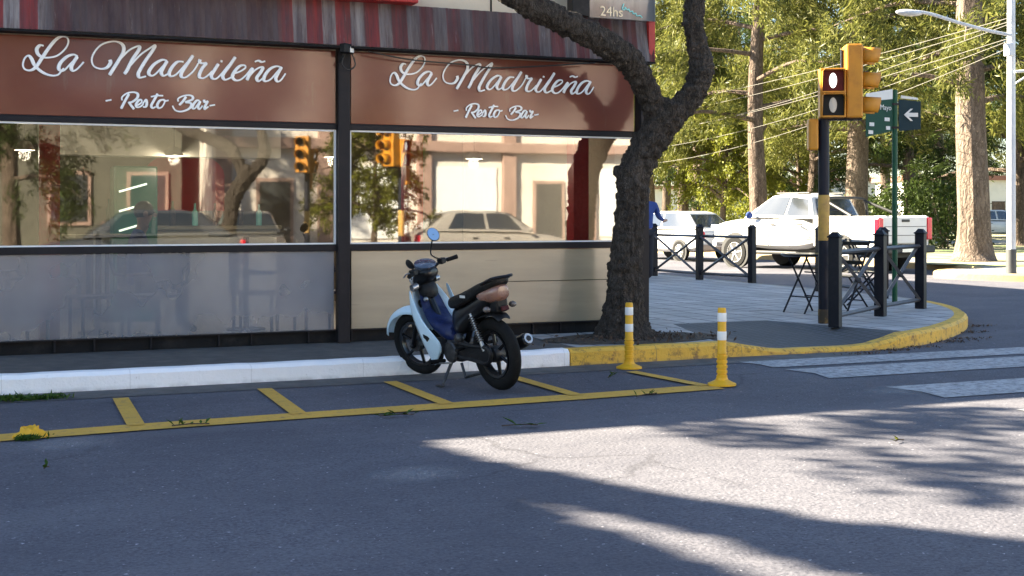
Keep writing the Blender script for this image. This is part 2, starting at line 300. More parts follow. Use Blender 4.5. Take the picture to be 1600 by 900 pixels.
M['lip'] = mat('lip', (0.25, 0.09, 0.08), 0.5)
M['hair'] = mat('hair', (0.02, 0.014, 0.01), 0.6)
M['blue_cloth'] = mat('blue_cloth', (0.02, 0.05, 0.2), 0.85, var=(6, (0.03, 0.07, 0.28), 0.4, 0.7), bump=(25, 0.4))
M['dark_cloth'] = mat('dark_cloth', (0.02, 0.022, 0.03), 0.85, bump=(25, 0.4))
M['fridge'] = mat('fridge_glow', (0.01, 0.07, 0.045), 0.3, emit=((0.1, 0.6, 0.35), 0.006))
M['tube_light'] = mat('tube_light', (0.9, 1, 0.9), 0.4, emit=((0.85, 1.0, 0.9), 0.35))
M['chair_blue'] = mat('chair_frame', (0.008, 0.012, 0.05), 0.5)
M['wood'] = mat('counter_wood', (0.3, 0.27, 0.2), 0.5)
M['opp_wall'] = mat('opposite_plaster', (0.68, 0.63, 0.57), 0.85, var=(0.8, (0.56, 0.5, 0.44), 0.45, 0.75))
M['opp_dark'] = mat('grey_green_plaster', (0.12, 0.115, 0.09), 0.85, var=(0.7, (0.075, 0.075, 0.06), 0.4, 0.7))
M['opp_trim'] = mat('opposite_trim', (0.36, 0.24, 0.2), 0.8, var=(2, (0.27, 0.18, 0.15), 0.4, 0.7))
M['opp_win'] = mat('opposite_window', (0.05, 0.055, 0.06), 0.1, coat=1)
M['far_wall'] = mat('far_wall', (0.62, 0.6, 0.56), 0.85, var=(0.6, (0.5, 0.48, 0.44), 0.45, 0.7))
M['far_roof'] = mat('far_roof', (0.25, 0.11, 0.08), 0.8)
M['screen'] = mat('glossy_board', (0.07, 0.075, 0.08), 0.12, coat=1.0, var=(4, (0.14, 0.15, 0.16), 0.45, 0.6, (1, 1, 0.2)))

# ------------------------------------------------------------------ object helpers
def link(o): scene.collection.objects.link(o); return o
def tag(o, label=None, cat=None, group=None, kind=None):
    for k, v in (('label', label), ('category', cat), ('group', group), ('kind', kind)):
        if v: o[k] = v
    return o
def thing(name, label, cat, loc=(0, 0, 0), rotz=0.0, group=None, rot=None):
    o = link(bpy.data.objects.new(name, None)); o.location = loc; o.rotation_euler = rot or (0, 0, rotz)
    o.empty_display_size = 0.2; return tag(o, label, cat, group)
def copy_tree(o, loc=None, rotz=None, label=None, parent=None, scale=None):
    c = link(o.copy()); c.parent = parent
    if parent is not None: c.matrix_parent_inverse = o.matrix_parent_inverse.copy()
    for ch in list(o.children): copy_tree(ch, parent=c)
    if loc is not None: c.location = loc
    if rotz is not None: c.rotation_euler = (c.rotation_euler[0], c.rotation_euler[1], rotz)
    if label: c['label'] = label
    if scale: c.scale = scale
    return c

class MB:
    def __init__(s): s.v = []; s.f = []; s.sm = []
    def add(s, vs, fs, smooth=False, mtx=None):
        n = len(s.v)
        s.v += [tuple(mtx @ Vector(p)) if mtx else tuple(p) for p in vs]
        s.f += [tuple(i+n for i in f) for f in fs]; s.sm += [smooth]*len(fs); return s
    def box(s, lo, hi, mtx=None):
        x0, y0, z0 = lo; x1, y1, z1 = hi
        return s.add([(x0,y0,z0),(x1,y0,z0),(x1,y1,z0),(x0,y1,z0),(x0,y0,z1),(x1,y0,z1),(x1,y1,z1),(x0,y1,z1)],
                     [(0,3,2,1),(4,5,6,7),(0,1,5,4),(1,2,6,5),(2,3,7,6),(3,0,4,7)], False, mtx)
    def cbox(s, c, size, mtx=None):
        return s.box([c[i]-size[i]/2 for i in range(3)], [c[i]+size[i]/2 for i in range(3)], mtx)
    def tube(s, pts, rad, n=8, cap=True, ell=None, up=None, closed=False):
        pts = [Vector(p) for p in pts]; k = len(pts)
        rad = rad if isinstance(rad, (list, tuple)) else [rad]*k
        rings = []; prev = None
        for i, p in enumerate(pts):
            if closed: d = pts[(i+1) % k] - pts[i-1]
            else: d = pts[min(i+1, k-1)] - pts[max(i-1, 0)]
            d = d.normalized() if d.length > 1e-9 else Vector((0, 0, 1))
            if prev is None:
                a = Vector(up) if up else (Vector((0, 0, 1)) if abs(d.z) < 0.9 else Vector((1, 0, 0)))
            else: a = prev
            if up: a = Vector(up)
            a = (a - d*a.dot(d))
            a = a.normalized() if a.length > 1e-6 else d.orthogonal().normalized()
            b = d.cross(a); prev = a
            r = rad[i]; ra, rb = (r*ell[0], r*ell[1]) if ell else (r, r)
            rings.append([p + a*(math.cos(2*math.pi*j/n)*ra) + b*(math.sin(2*math.pi*j/n)*rb) for j in range(n)])
        vs = [q for rg in rings for q in rg]; fs = []
        for i in range(k if closed else k-1):
            i2 = (i+1) % k
            for j in range(n): fs.append((i*n+j, i*n+(j+1) % n, i2*n+(j+1) % n, i2*n+j))
        if cap and not closed: fs.append(tuple(reversed(range(n)))); fs.append(tuple((k-1)*n+j for j in range(n)))
        return s.add(vs, fs, True)
    def cyl(s, a, b, r, n=16, r2=None): return s.tube([a, b], [r, r2 if r2 is not None else r], n)
    def lathe(s, prof, n=20, mtx=None):
        vs = []; fs = []
        for (r, z) in prof:
            for j in range(n): t = 2*math.pi*j/n; vs.append((r*math.cos(t), r*math.sin(t), z))
        for i in range(len(prof)-1):
            for j in range(n): fs.append((i*n+j, i*n+(j+1) % n, (i+1)*n+(j+1) % n, (i+1)*n+j))
        if prof[0][0] > 1e-6: fs.append(tuple(reversed(range(n))))
        if prof[-1][0] > 1e-6: fs.append(tuple((len(prof)-1)*n+j for j in range(n)))
        return s.add(vs, fs, True, mtx)
    def sphere(s, c, r, n=12, m=8):
        rr = r if isinstance(r, (tuple, list)) else (r, r, r)
        prof = [(math.sin(math.pi*i/m), -math.cos(math.pi*i/m)) for i in range(m+1)]
        prof[0] = (0, -1); prof[-1] = (0, 1)
        return s.lathe(prof, n, Matrix.Translation(c) @ Matrix.Diagonal((*rr, 1)))
    def loft(s, secs, smooth=True, cap=True):
        n = len(secs[0]); vs = [p for q in secs for p in q]; fs = []
        for i in range(len(secs)-1):
            for j in range(n): fs.append((i*n+j, i*n+(j+1) % n, (i+1)*n+(j+1) % n, (i+1)*n+j))
        if cap: fs.append(tuple(reversed(range(n)))); fs.append(tuple((len(secs)-1)*n+j for j in range(n)))
        return s.add(vs, fs, smooth)
    def prism(s, poly, z0, z1, mtx=None):
        n = len(poly); vs = [(x, y, z0) for x, y in poly]+[(x, y, z1) for x, y in poly]
        fs = [tuple(reversed(range(n))), tuple(range(n, 2*n))]+[(i, (i+1) % n, n+(i+1) % n, n+i) for i in range(n)]
        return s.add(vs, fs, False, mtx)
    def quad(s, *p): return s.add(p, [tuple(range(len(p)))])
    def build(s, name, m, parent=None, bevel=0.0, loc=None, subsurf=0, solid=0.0, auto=True, **tags):
        me = bpy.data.meshes.new(name); me.from_pydata(s.v, [], s.f); me.update()
        bm = bmesh.new(); bm.from_mesh(me); bmesh.ops.remove_doubles(bm, verts=bm.verts, dist=1e-5)
        bmesh.ops.recalc_face_normals(bm, faces=bm.faces)
        bm.to_mesh(me); bm.free()
        sm = any(s.sm)
        if sm and auto:
            me.polygons.foreach_set('use_smooth', [True]*len(me.polygons))
            try: me.set_sharp_from_angle(angle=R(38))
            except Exception: pass
        me.materials.append(M[m] if isinstance(m, str) else m)
        o = link(bpy.data.objects.new(name, me))
        if parent is not None: o.parent = parent
        if loc is not None: o.location = loc
        if solid: md = o.modifiers.new('s', 'SOLIDIFY'); md.thickness = solid; md.offset = 0
        if bevel: md = o.modifiers.new('b', 'BEVEL'); md.width = bevel; md.segments = 2; md.limit_method = 'ANGLE'
        if subsurf:
            md = o.modifiers.new('u', 'SUBSURF'); md.levels = md.render_levels = subsurf
            me.polygons.foreach_set('use_smooth', [True]*len(me.polygons))
        if tags: tag(o, **tags)
        return o
def catmull(pts, n=8, closed=False):
    P = [Vector(p) for p in pts]; out = []
    k = len(P)
    for i in range(k if closed else k-1):
        if closed: p0, p1, p2, p3 = P[i-1], P[i], P[(i+1) % k], P[(i+2) % k]
        else: p0, p1, p2, p3 = P[max(i-1, 0)], P[i], P[i+1], P[min(i+2, k-1)]
        for j in range(n):
            t = j/n
            out.append(0.5*((2*p1)+(p2-p0)*t+(2*p0-5*p1+4*p2-p3)*t*t+(3*p1-p0-3*p2+p3)*t*t*t))
    if not closed: out.append(P[-1])
    return out
def interp(vals, n, count):
    out = []
    for i in range(count):
        t = i/(count-1)*(len(vals)-1); a = int(min(t, len(vals)-2)); out.append(vals[a]+(vals[a+1]-vals[a])*(t-a))
    return out
def leaves(name, m, parent, centers, per, spread, size, seed=0, droop=0.0, flat=None, kind=None):
    rs = np.random.RandomState(seed); C = np.asarray(centers, float); n = len(C)*per
    c = np.repeat(C, per, 0)+rs.normal(0, 1, (n, 3))*np.asarray(spread)
    if flat is not None: c = flat(c, rs)
    n = len(c)
    a = rs.normal(0, 1, (n, 3)); a[:, 2] = a[:, 2]*(1-droop) - droop*1.6; a /= np.linalg.norm(a, axis=1)[:, None]
    b = np.cross(a, rs.normal(0, 1, (n, 3))); b /= np.linalg.norm(b, axis=1)[:, None]
    k = rs.uniform(0.6, 1.35, (n, 1)); L = size[0]*k; Wd = size[1]*k
    v = np.stack([c-a*L*0.5, c+b*Wd*0.5, c+a*L*0.5, c-b*Wd*0.5], 1).reshape(-1, 3)
    me = bpy.data.meshes.new(name); me.from_pydata(v.tolist(), [], np.arange(4*n).reshape(-1, 4).tolist()); me.update()
    me.materials.append(M[m]); o = link(bpy.data.objects.new(name, me))
    if parent is not None: o.parent = parent
    return o
def plumes(name, m, parent, centers, per, length, radius, size, seed=0):
    rs = np.random.RandomState(seed); C = np.asarray(centers, float); k = len(C); n = k*per
    ax = rs.normal(0, 1, (k, 3)); rad = C.copy(); rad[:, 2] = 0; rad /= (np.linalg.norm(rad, axis=1)[:, None]+1e-6)
    ax = ax*0.45+rad*0.6; ax[:, 2] -= 0.75; ax /= np.linalg.norm(ax, axis=1)[:, None]
    L_ = length*rs.uniform(0.6, 1.4, k)
    A_ = np.repeat(ax, per, 0); u = rs.uniform(-0.5, 0.5, (n, 1)); w_ = (0.35+0.65*np.sqrt(np.clip(1-4*u*u, 0, 1)))
    c = np.repeat(C, per, 0)+A_*u*np.repeat(L_, per)[:, None]+rs.normal(0, radius, (n, 3))*w_
    a = A_*0.9+rs.normal(0, 0.5, (n, 3)); a /= np.linalg.norm(a, axis=1)[:, None]
    b = np.cross(a, rs.normal(0, 1, (n, 3))); b /= np.linalg.norm(b, axis=1)[:, None]
    q = rs.uniform(0.6, 1.35, (n, 1)); l = size[0]*q; w2 = size[1]*q
    v = np.stack([c-a*l*0.5, c+b*w2*0.5, c+a*l*0.5, c-b*w2*0.5], 1).reshape(-1, 3)
    me = bpy.data.meshes.new(name); me.from_pydata(v.tolist(), [], np.arange(4*n).reshape(-1, 4).tolist()); me.update()
    me.materials.append(M[m]); o = link(bpy.data.objects.new(name, me)); o.parent = parent; return o
def textmesh(body, size, depth=0.004):
    cu = bpy.data.curves.new('t', 'FONT'); cu.body = body; cu.size = size; cu.extrude = depth; cu.align_x = 'CENTER'
    t = bpy.data.objects.new('t', cu); link(t)
    me = bpy.data.meshes.new_from_object(t.evaluated_get(bpy.context.evaluated_depsgraph_get()))
    bpy.data.objects.remove(t); return me
def S(name, mb, m, **k): o = mb.build(name, m, **k); o['kind'] = 'structure'; return o

# ================================================================== GROUND
S('road', MB().quad((-600, -600, 0), (600, -600, 0), (600, 600, 0), (-600, 600, 0)), 'asphalt')
kerb_line = [(-60, 10.33), (-5, 10.33), (3, 10.33), (6.6, 10.4), (7.9, 10.38), (8.6, 10.45), (9.3, 10.75), (10.1, 11.3), (10.9, 12.0), (11.55, 12.8), (12.05, 13.7), (12.4, 14.8), (12.5, 16), (12.5, 60)]
corner = [kerb_line[0], kerb_line[1], kerb_line[2], kerb_line[3]] + [tuple(p.xy) for p in catmull([(x, y, 0) for x, y in kerb_line[3:-1]], 5)][1:] + [kerb_line[-1]]
def offset_line(line, d):
    o = []
    for i, p in enumerate(line):
        a = Vector(line[max(i-1, 0)]); b = Vector(line[min(i+1, len(line)-1)]); t = (b-a).normalized(); o.append((p[0]-t.y*d, p[1]+t.x*d))
    return o
def kerb_h(x, y):
    if y > 11.2 or x < 6.5 or x > 8.75: return 0.15
    if x < 7.1: return 0.15-0.1*(x-6.5)/0.6
    if x > 8.15: return 0.05+0.1*(x-8.15)/0.6
    return 0.05
def densify(line, step=0.15):
    o = []
    for a, b in zip(line, line[1:]):
        L = math.dist(a, b); n = max(1, int(L/step)) if L < 12 else int(L/1.0)
        o += [(a[0]+(b[0]-a[0])*i/n, a[1]+(b[1]-a[1])*i/n) for i in range(n)]
    return o+[line[-1]]
def kerb(name, line, m, h=None, width=0.16, z=0.15):
    rs = random.Random(len(line)); out_l = line; in_l = offset_line(line, width); mid = offset_line(line, 0.035); secs = []
    for i, (o_, m_, n_) in enumerate(zip(out_l, mid, in_l)):
        zz = (h(*o_) if h else z)+rs.uniform(-0.003, 0.004); j = rs.uniform(-0.006, 0.006)
        secs.append([(o_[0], o_[1]+j, -0.02), (o_[0], o_[1]+j, zz-0.03), (m_[0], m_[1]+j, zz), (n_[0], n_[1], zz), (n_[0], n_[1], -0.02)])
    b = MB().loft(secs); return S(name, b, m)
dl = densify(corner)
iw = max(i for i, p in enumerate(dl) if p[0] <= 4.93 and p[1] < 10.6)
iy = max(i for i, p in enumerate(dl) if p[1] <= 14.6)
kerb('kerb_white', dl[:iw+1], 'white_kerb'); kerb('kerb_yellow', [(dl[iw][0]+0.012, dl[iw][1])]+dl[iw+1:iy+1], 'yellow_kerb', kerb_h); kerb('kerb_plain', [(dl[iy][0], dl[iy][1]+0.012)]+dl[iy+1:], 'concrete')
inner = offset_line(dl, 0.16)
# pavement sheet with a gap for the ramp
rA = (7.0, 12.35); rB = (8.25, 12.35)
iL = max(i for i, p in enumerate(inner) if p[0] <= 6.5 and p[1] < 11.2); iR = min(i for i, p in enumerate(inner) if p[0] >= 8.75)
pv = MB()
# side strip in front of the facade is dark asphalt, the corner is tiled
strip = [p for i, p in enumerate(inner) if p[0] <= 4.95 and p[1] < 11.2]
S('side_pavement', MB().add([(x, y, 0.148) for x, y in strip]+[(4.95, 40, 0.148), (-60, 40, 0.148)], [tuple(range(len(strip)+2))]), 'side_asphalt')
tl = [p for i, p in enumerate(inner) if p[0] > 4.95 and i <= iL] + [rA, rB] + [p for i, p in enumerate(inner) if i >= iR]
tl = [(4.95, inner[iw][1])]+tl+[(4.95, 60)]
S('pavement', MB().add([(x, y, 0.149) for x, y in tl], [tuple(range(len(tl)))]), 'tile')
pL, pR = inner[iL], inner[iR]; a1 = min(inner, key=lambda p: math.dist(p, (7.15, 10.5))); a2 = min(inner, key=lambda p: math.dist(p, (8.1, 10.6)))
rm = MB(); seg = [p for i, p in enumerate(inner) if iL <= i <= iR]
vs = [(x, y, kerb_h(x, y-0.05)-0.001) for x, y in seg]+[(*rB, 0.149), (*rA, 0.149)]
n = len(seg)
for i in range(n-1):
    x = (seg[i][0]+seg[i+1][0])/2; tgt = n+1 if x < 7.1 else (n if x > 8.15 else None)
    if tgt: rm.add([vs[i], vs[i+1], vs[tgt]], [(0, 1, 2)])
    else:
        f1 = (seg[i][0]-7.1)/1.05; f2 = (seg[i+1][0]-7.1)/1.05; f1 = min(max(f1, 0), 1); f2 = min(max(f2, 0), 1)
        A = Vector(vs[n+1]); B = Vector(vs[n])
        rm.add([vs[i], vs[i+1], tuple(A.lerp(B, f2)), tuple(A.lerp(B, f1))], [(0, 1, 2, 3)])
S('kerb_ramp', rm, 'ramp')
g_in = [p for p in densify(kerb_line[1:5]) if p[0] < 8.2]
S('gutter', MB().add([(x, y-0.005, 0.004) for x, y in g_in]+[(x, y-0.42, 0.004) for x, y in reversed(g_in)], [tuple(range(2*len(g_in)))]), 'gutter')
# tree pit
rs = random.Random(4); pit = [(5.85+0.95*math.cos(t)*(1+rs.uniform(-.08, .08)), 11.08+0.52*math.sin(t)*(1+rs.uniform(-.08, .08)), 0.155) for t in [i*2*math.pi/26 for i in range(26)]]
S('tree_pit_soil', MB().add(pit, [tuple(range(26))]), 'soil')
leaves('leaf_litter', 'dark_bark2', None, [(5.9, 11.0, 0.172)], 420, (0.42, 0.2, 0.006), (0.05, 0.02), 3); tag(bpy.data.objects['leaf_litter'], 'dry brown leaf litter around the trunk foot in the tree pit', 'leaf litter', kind='stuff')
# markings
def strip_line(name, pts, wd, m, z=0.008):
    c = densify(pts, 0.2); rs = random.Random(name+str(pts[0])); l = offset_line(c, wd/2); r = offset_line(c, -wd/2)
    b = MB()
    for i in range(len(c)-1): b.quad((*r[i], z), (*r[i+1], z), (*l[i+1], z), (*l[i], z))
    return S(name, b, m)
strip_line('parking_line', [(-9, 8.2), (0, 8.37), (0.81, 8.44), (1.9, 8.5), (3.0, 8.54), (4.07, 8.58), (5.3, 8.66)], 0.26, 'yellow_line', 0.008)
for top, bot in [((-0.3, 9.8), (-0.32, 8.45)), ((0.82, 9.8), (0.81, 8.5)), ((1.92, 9.9), (1.9, 8.56)), ((2.96, 9.92), (3.0, 8.6)), ((4.01, 9.82), (4.06, 8.64)), ((5.11, 9.75), (5.24, 8.72))]:
    strip_line('bay_line', [bot, top], 0.115, 'yellow_line', 0.012)
for y0, y1, x0 in ((9.55, 10.02, 6.42), (8.75, 9.38, 6.5), (7.5, 8.14, 6.6), (6.2, 6.85, 6.7)):
    c = []; rs = random.Random(int(y0*10)); 
    c = [(x0+rs.uniform(-.05, .05), y0), (x0+0.05, (y0+y1)/2), (x0-0.04, y1), (16, y1), (16, y0)]
    S('crosswalk_bar', MB().add([(x, y, 0.006) for x, y in c], [tuple(range(5))]), 'white_line')
# far side of the cross street
far_kerb = [(60, 14.5), (30, 16.3), (22, 17.8), (19.6, 19.2), (18.75, 20.6), (18.7, 21.6), (19.6, 22.3), (20.9, 22.7), (21.2, 24), (21.2, 120)]
fk = densify([tuple(p.xy) for p in catmull([(x, y, 0) for x, y in far_kerb[:-1]], 5)]+[far_kerb[-1]])
fk_r = list(reversed(fk)); kerb('far_kerb', [(x, y) for x, y in fk_r], 'far_kerb')
fin = offset_line(fk_r, 0.16)
S('far_pavement', MB().add([(x, y, 0.148) for x, y in fin]+[(60, 120, 0.148)], [tuple(range(len(fin)+1))]), 'concrete')
S('park_ground', MB().add([(x+2.2, y+3.2, 0.152) for x, y in fin]+[(400, 30, 0.152), (400, 400, 0.152), (23, 400, 0.152)], [tuple(range(len(fin)+3))]), 'park')
S('park_path', MB().quad((30, 42, 0.156), (120, 12, 0.156), (122, 17, 0.156), (32, 47, 0.156)), 'concrete')
S('opposite_pavement', MB().box((-60, -30, -0.1), (60, -8.2, 0.14)), 'tile')
k = NT('chalk_dust'); n_ = k.noise(9, 7, None, 0.75); k.b.inputs['Base Color'].default_value = (0.5, 0.5, 0.5, 1); k.b.inputs['Roughness'].default_value = 0.9
tb_ = k.add('BsdfTransparent'); mx_ = k.add('MixShader'); gr_ = k.add('TexGradient', gradient_type='SPHERICAL'); k.link(k.tc.outputs['Object'], gr_.inputs[0])
k.link(k.math('MULTIPLY', k.rng(n_, 0.42, 0.75), k.math('MULTIPLY', gr_.outputs[0], 0.9)), mx_.inputs[0]); k.link(tb_.outputs[0], mx_.inputs[1]); k.link(k.b.outputs[0], mx_.inputs[2]); k.link(mx_.outputs[0], k.out.inputs[0]); M['chalk'] = k.m
for px_, py_, rx_, ry_ in ((105, 694, 0.35, 0.28), (650, 742, 0.3, 0.25), (1420, 610, 0.5, 0.3)):
    g_ = G(px_, py_); o_ = S('road_stain', MB().quad((-1, -1, 0), (1, -1, 0), (1, 1, 0), (-1, 1, 0)), 'chalk'); o_.location = (g_.x, g_.y, 0.005+0.0007*(px_ % 3)); o_.scale = (rx_, ry_, 1)
# stains on the asphalt
def blot(name, px, py, rx, ry, m, seed, n=9):
    rs = random.Random(seed); c = G(px, py); b = MB()
    for i in range(n):
        x = c.x+rs.gauss(0, rx); y = c.y+rs.gauss(0, ry); r = rs.uniform(0.006, 0.02); rot = rs.uniform(0, 6)
        b.add([(x+r*(1+rs.random())*math.cos(rot+t), y+r*math.sin(rot+t), 0.004+0.0004*(i % 7)) for t in [k*math.pi/3 for k in range(6)]], [tuple(range(6))])
    o = b.build(name, m); return tag(o, None, None, None, 'stuff')

# ================================================================== RESTAURANT
FY = 11.8
bld = thing('restaurant_building', 'low restaurant on the corner with brown signs, wide windows and dark posts', 'building', (0, FY, 0.15))
def bb(name, boxes, m, bevel=0.0, parent=bld, **k):
    b = MB()
    for lo, hi in boxes: b.box((lo[0], lo[1]-FY, lo[2]-0.15), (hi[0], hi[1]-FY, hi[2]-0.15))
    return b.build(name, m, parent, bevel, **k)
XL, XR = -16.0, 6.34
bb('upper_wall', [((XL, 11.86, 2.96), (XR, 12.1, 4.4))], 'cream')
bb('roof', [((XL, 12.1, 4.15), (XR-0.02, 17, 4.3))], 'concrete')
bb('rear_shade_block', [((XL, 17, 0.15), (XR-0.02, 32, 8.0))], 'cream')  # unseen taller block, added and sized so its shadow covers the corner
bb('side_wall', [((XR-0.2, 12.1, 0.15), (XR-0.02, 17, 4.15))], 'cream')
bb('interior_floor', [((XL, 11.95, 0.152), (XR-0.2, 17, 0.18))], 'int_floor')
bb('ceiling', [((XL, 12.1, 3.0), (XR-0.2, 17, 3.06))], 'bulk')
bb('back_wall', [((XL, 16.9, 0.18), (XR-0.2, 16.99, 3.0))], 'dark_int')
bb('bulkhead', [((0.35, 14.0, 2.02), (2.9, 14.4, 2.98))], 'bulk')
for x in (-2.3, 0.4, 3.92, 5.81):
    bb('red_column', [((x-0.09, 12.25, 0.18), (x+0.09, 12.43, 2.99))], 'red_col')
bb('base_strip', [((XL, 11.83, 0.15), (6.25, 12.0, 0.262))], 'base')
rs = random.Random(8)
for (xa, xb) in ((-6.1, -3.05), (-3.0, 2.98), (3.11, 6.25)):
    if xa > -6: bb('window_sill_bar', [((xa, 11.78, 1.035), (xb, 11.86, 1.1))], 'frame')
    bb('window_head_bar', [((xa, 11.77, 2.205), (xb, 11.86, 2.255))], 'frame', 0.004)
    bb('sill_trim', [((xa+0.02, 11.785, 1.1), (xb-0.02, 11.84, 1.114))], 'white_trim')
    bb('head_trim', [((xa+0.02, 11.785, 2.188), (xb-0.02, 11.84, 2.204))], 'white_trim')
    bb('window_pane', [((xa+0.02, 11.81, 1.114), (xb-0.02, 11.822, 2.188))], 'win_left')
    bb('side_trim', [((xa+0.003, 11.787, 1.1), (xa+0.018, 11.84, 2.2))], 'white_trim'); bb('side_trim', [((xb-0.018, 11.787, 1.1), (xb-0.003, 11.84, 2.2))], 'white_trim')
    bb('lower_panel', [((xa+0.02, 11.8, 0.275), (xb-0.02, 11.815, 1.033))], 'frost' if xa < 3 else 'satin', 0.004)
    bb('lower_rail', [((xa, 11.785, 0.262), (xb, 11.84, 0.274))], 'frame')
    if xa > 3: bb('panel_backing', [((xa+0.01, 11.84, 0.275), (xb, 11.86, 1.03))], 'frame')
bb('panel_joint', [((4.6, 11.794, 0.7), (6.2, 11.803, 0.706))], 'base')
bb('post', [((2.985, 11.72, 0.15), (3.1, 11.84, 2.99))], 'frame', 0.004)
bb('post', [((-3.06, 11.72, 0.15), (-2.99, 11.84, 2.99))], 'frame', 0.004)
bb('corner_post', [((6.25, 11.7, 0.15), (6.345, 11.86, 3.0))], 'frame', 0.004)
for i in range(16):
    x = -1+i*0.46+rs.uniform(-.1, .1); bb('base_bracket', [((x, 11.8, 0.16), (x+0.015, 11.829, 0.258))], 'frame')
bb('red_eave', [((-4, 11.5, 3.43), (3.72, 11.86, 3.6))], 'red_eave', 0.01)
bb('wall_seam', [((4.6, 11.85, 3.4), (4.615, 11.862, 4.4))], 'base')
# striped valance (corrugated sheet hung on the wall)
vb = MB(); nx = 900
top = []; bot = []
for i in range(nx+1):
    x = XL+(6.36-XL)*i/nx; yy = 0.012*math.sin(x*2*math.pi/0.105)
    sag = 0.012*math.sin(x*0.9); top.append((x, -0.12+yy*0.5, 3.26+0.02*math.sin(x*0.5))); bot.append((x, -0.2+yy, 2.845+sag*0.4))
vb.add(top+bot, [(i, i+1, nx+2+i, nx+1+i) for i in range(nx)], True)
val = thing('awning_valance', 'grimy red and white striped awning valance along the top of the restaurant front', 'awning', (0, FY, 0.15))
vb.build('striped_sheet', 'valance', val, solid=0.006, auto=False)
MB().box((XL, -0.21, 2.822), (6.365, -0.05, 2.842)).build('lower_edge', 'base', val)
MB().box((6.3, -0.18, 2.845), (6.372, 0.06, 3.27)).build('end_stripe', 'red_eave', val)
# two sign boards with traced lettering
A = lambda pts: [(20+x/6, 40+y/6) for x, y in pts]
B = lambda pts: [(220+x/6.43, 50+y/6.43) for x, y in pts]
big = [A([(290,190),(255,185),(225,220),(235,265),(275,295),(340,300),(420,280),(490,220),(520,160),(510,115),(460,102),(400,135),(330,220),(270,310),(215,390),(165,420),(115,410),(95,370),(110,310),(145,282),(175,310),(200,365),(240,410),(300,450),(370,470),(425,460),(455,425),(480,400)]),
 A([(610,290),(570,272),(510,290),(450,345),(430,395),(445,420),(480,420),(540,360),(605,292)]), A([(605,290),(560,360),(548,400),(565,425),(600,410),(640,370),(665,340)]),
 A([(910,320),(915,350),(880,395),(820,405),(760,380),(740,320),(765,250),(830,180),(920,150),(990,155),(1035,190),(1035,250),(990,330),(940,410),(905,465)]),
 A([(985,340),(1080,240),(1150,200),(1185,195),(1180,230),(1120,320),(1070,420),(1045,455)]),
 A([(1085,395),(1190,280),(1280,215),(1331,185),(1310,235),(1250,320),(1195,410),(1176,455),(1190,488),(1250,475)]),
 B([(265,290),(215,280),(140,320),(90,380),(80,420),(110,440),(150,420),(215,350),(265,292)]), B([(265,290),(225,360),(205,410),(225,440),(265,425),(300,390)]),
 B([(430,300),(370,300),(320,345),(285,410),(300,445),(350,430),(410,370),(470,300),(525,235)]), B([(525,235),(460,330),(412,405),(405,445),(430,460),(470,445),(530,390),(580,310)]),
 B([(595,275),(590,300),(615,315),(655,315),(620,360),(590,420),(590,455),(625,465),(670,440),(720,390)]),
 B([(780,320),(735,390),(708,440),(725,470),(765,465),(820,410),(850,370)]), B([(800,292),(820,298)]),
 B([(850,370),(920,290),(950,250)]), B([(950,250),(890,340),(830,420),(825,460),(850,480),(900,460),(940,430)]),
 B([(930,420),(1000,395),(1050,360),(1040,335),(990,345),(940,400),(920,450),(950,485),(1000,480),(1060,430),(1110,365)]),
 B([(1125,360),(1090,430),(1065,485)]), B([(1072,470),(1140,390),(1200,355),(1225,362),(1200,410),(1165,460),(1180,495),(1220,470),(1250,430)]), B([(1145,300),(1180,288),(1215,302),(1250,292)]),
 B([(1405,355),(1360,345),(1300,370),(1250,430),(1235,480),(1260,495),(1310,470),(1370,400),(1415,352)]), B([(1415,350),(1375,420),(1355,470),(1375,498),(1410,480),(1455,415)])]
small = [A([(870,706),(925,696)]), A([(1025,702),(1025,670),(1070,635),(1130,625),(1170,640),(1165,680),(1120,715),(1080,722)]), A([(1090,640),(1050,710),(1015,780)]), A([(1085,715),(1110,750),(1137,785)]),
 A([(1165,750),(1205,722),(1205,696),(1180,702),(1155,740),(1165,765),(1195,760),(1225,735)]), B([(20,722),(50,680),(60,715),(50,750),(20,753)]),
 B([(170,620),(130,690),(105,740),(120,765),(150,750)]), B([(100,652),(160,640),(225,640)]), B([(225,680),(190,690),(165,735),(180,765),(215,750),(240,700),(225,680),(250,692),(280,686)]),
 B([(455,650),(420,700),(385,735)]), B([(375,700),(375,670),(420,645),(480,635),(520,650),(515,680),(450,705),(500,715),(505,745),(470,780),(400,800),(345,785),(318,740)]),
 B([(590,690),(560,690),(525,735),(520,765),(545,765),(595,695),(575,750),(590,775),(620,740)]), B([(635,680),(640,705),(670,698),(645,745),(642,775),(680,748)]), B([(690,742),(745,732)])]
def lettering(parent, x0, scale):
    for nm, strokes, w0, w1 in (('large_lettering', big, 0.013, 0.027), ('small_lettering', small, 0.012, 0.02)):
        b = MB()
        for s_ in strokes:
            q = []
            for (px, py) in s_:
                p = W(px, py, 11.76); q.append(Vector((x0+(p.x-1.38)*scale, 0, 2.62+(p.z-2.62)*scale-0.15)))
            c = catmull(q, 7); rad = []
            for i in range(len(c)):
                d = (c[min(i+1, len(c)-1)]-c[max(i-1, 0)]); d = d.normalized() if d.length > 1e-9 else d
                tt = max(0.0, -d.z)
                rad.append((w0+(w1-w0)*tt)*scale*0.62)
            for _ in range(2): rad = [(rad[max(i-1, 0)]+rad[i]+rad[min(i+1, len(rad)-1)])/3 for i in range(len(rad))]
            if len(c) > 10:
                rad[0] *= 0.7; rad[-1] *= 0.6
            c = [p+Vector((0, -0.042, 0)) for p in c]
            b.tube(c, rad, 8, True, (0.5, 1.0), (0, 1, 0))
        b.build(nm, 'letter', parent)
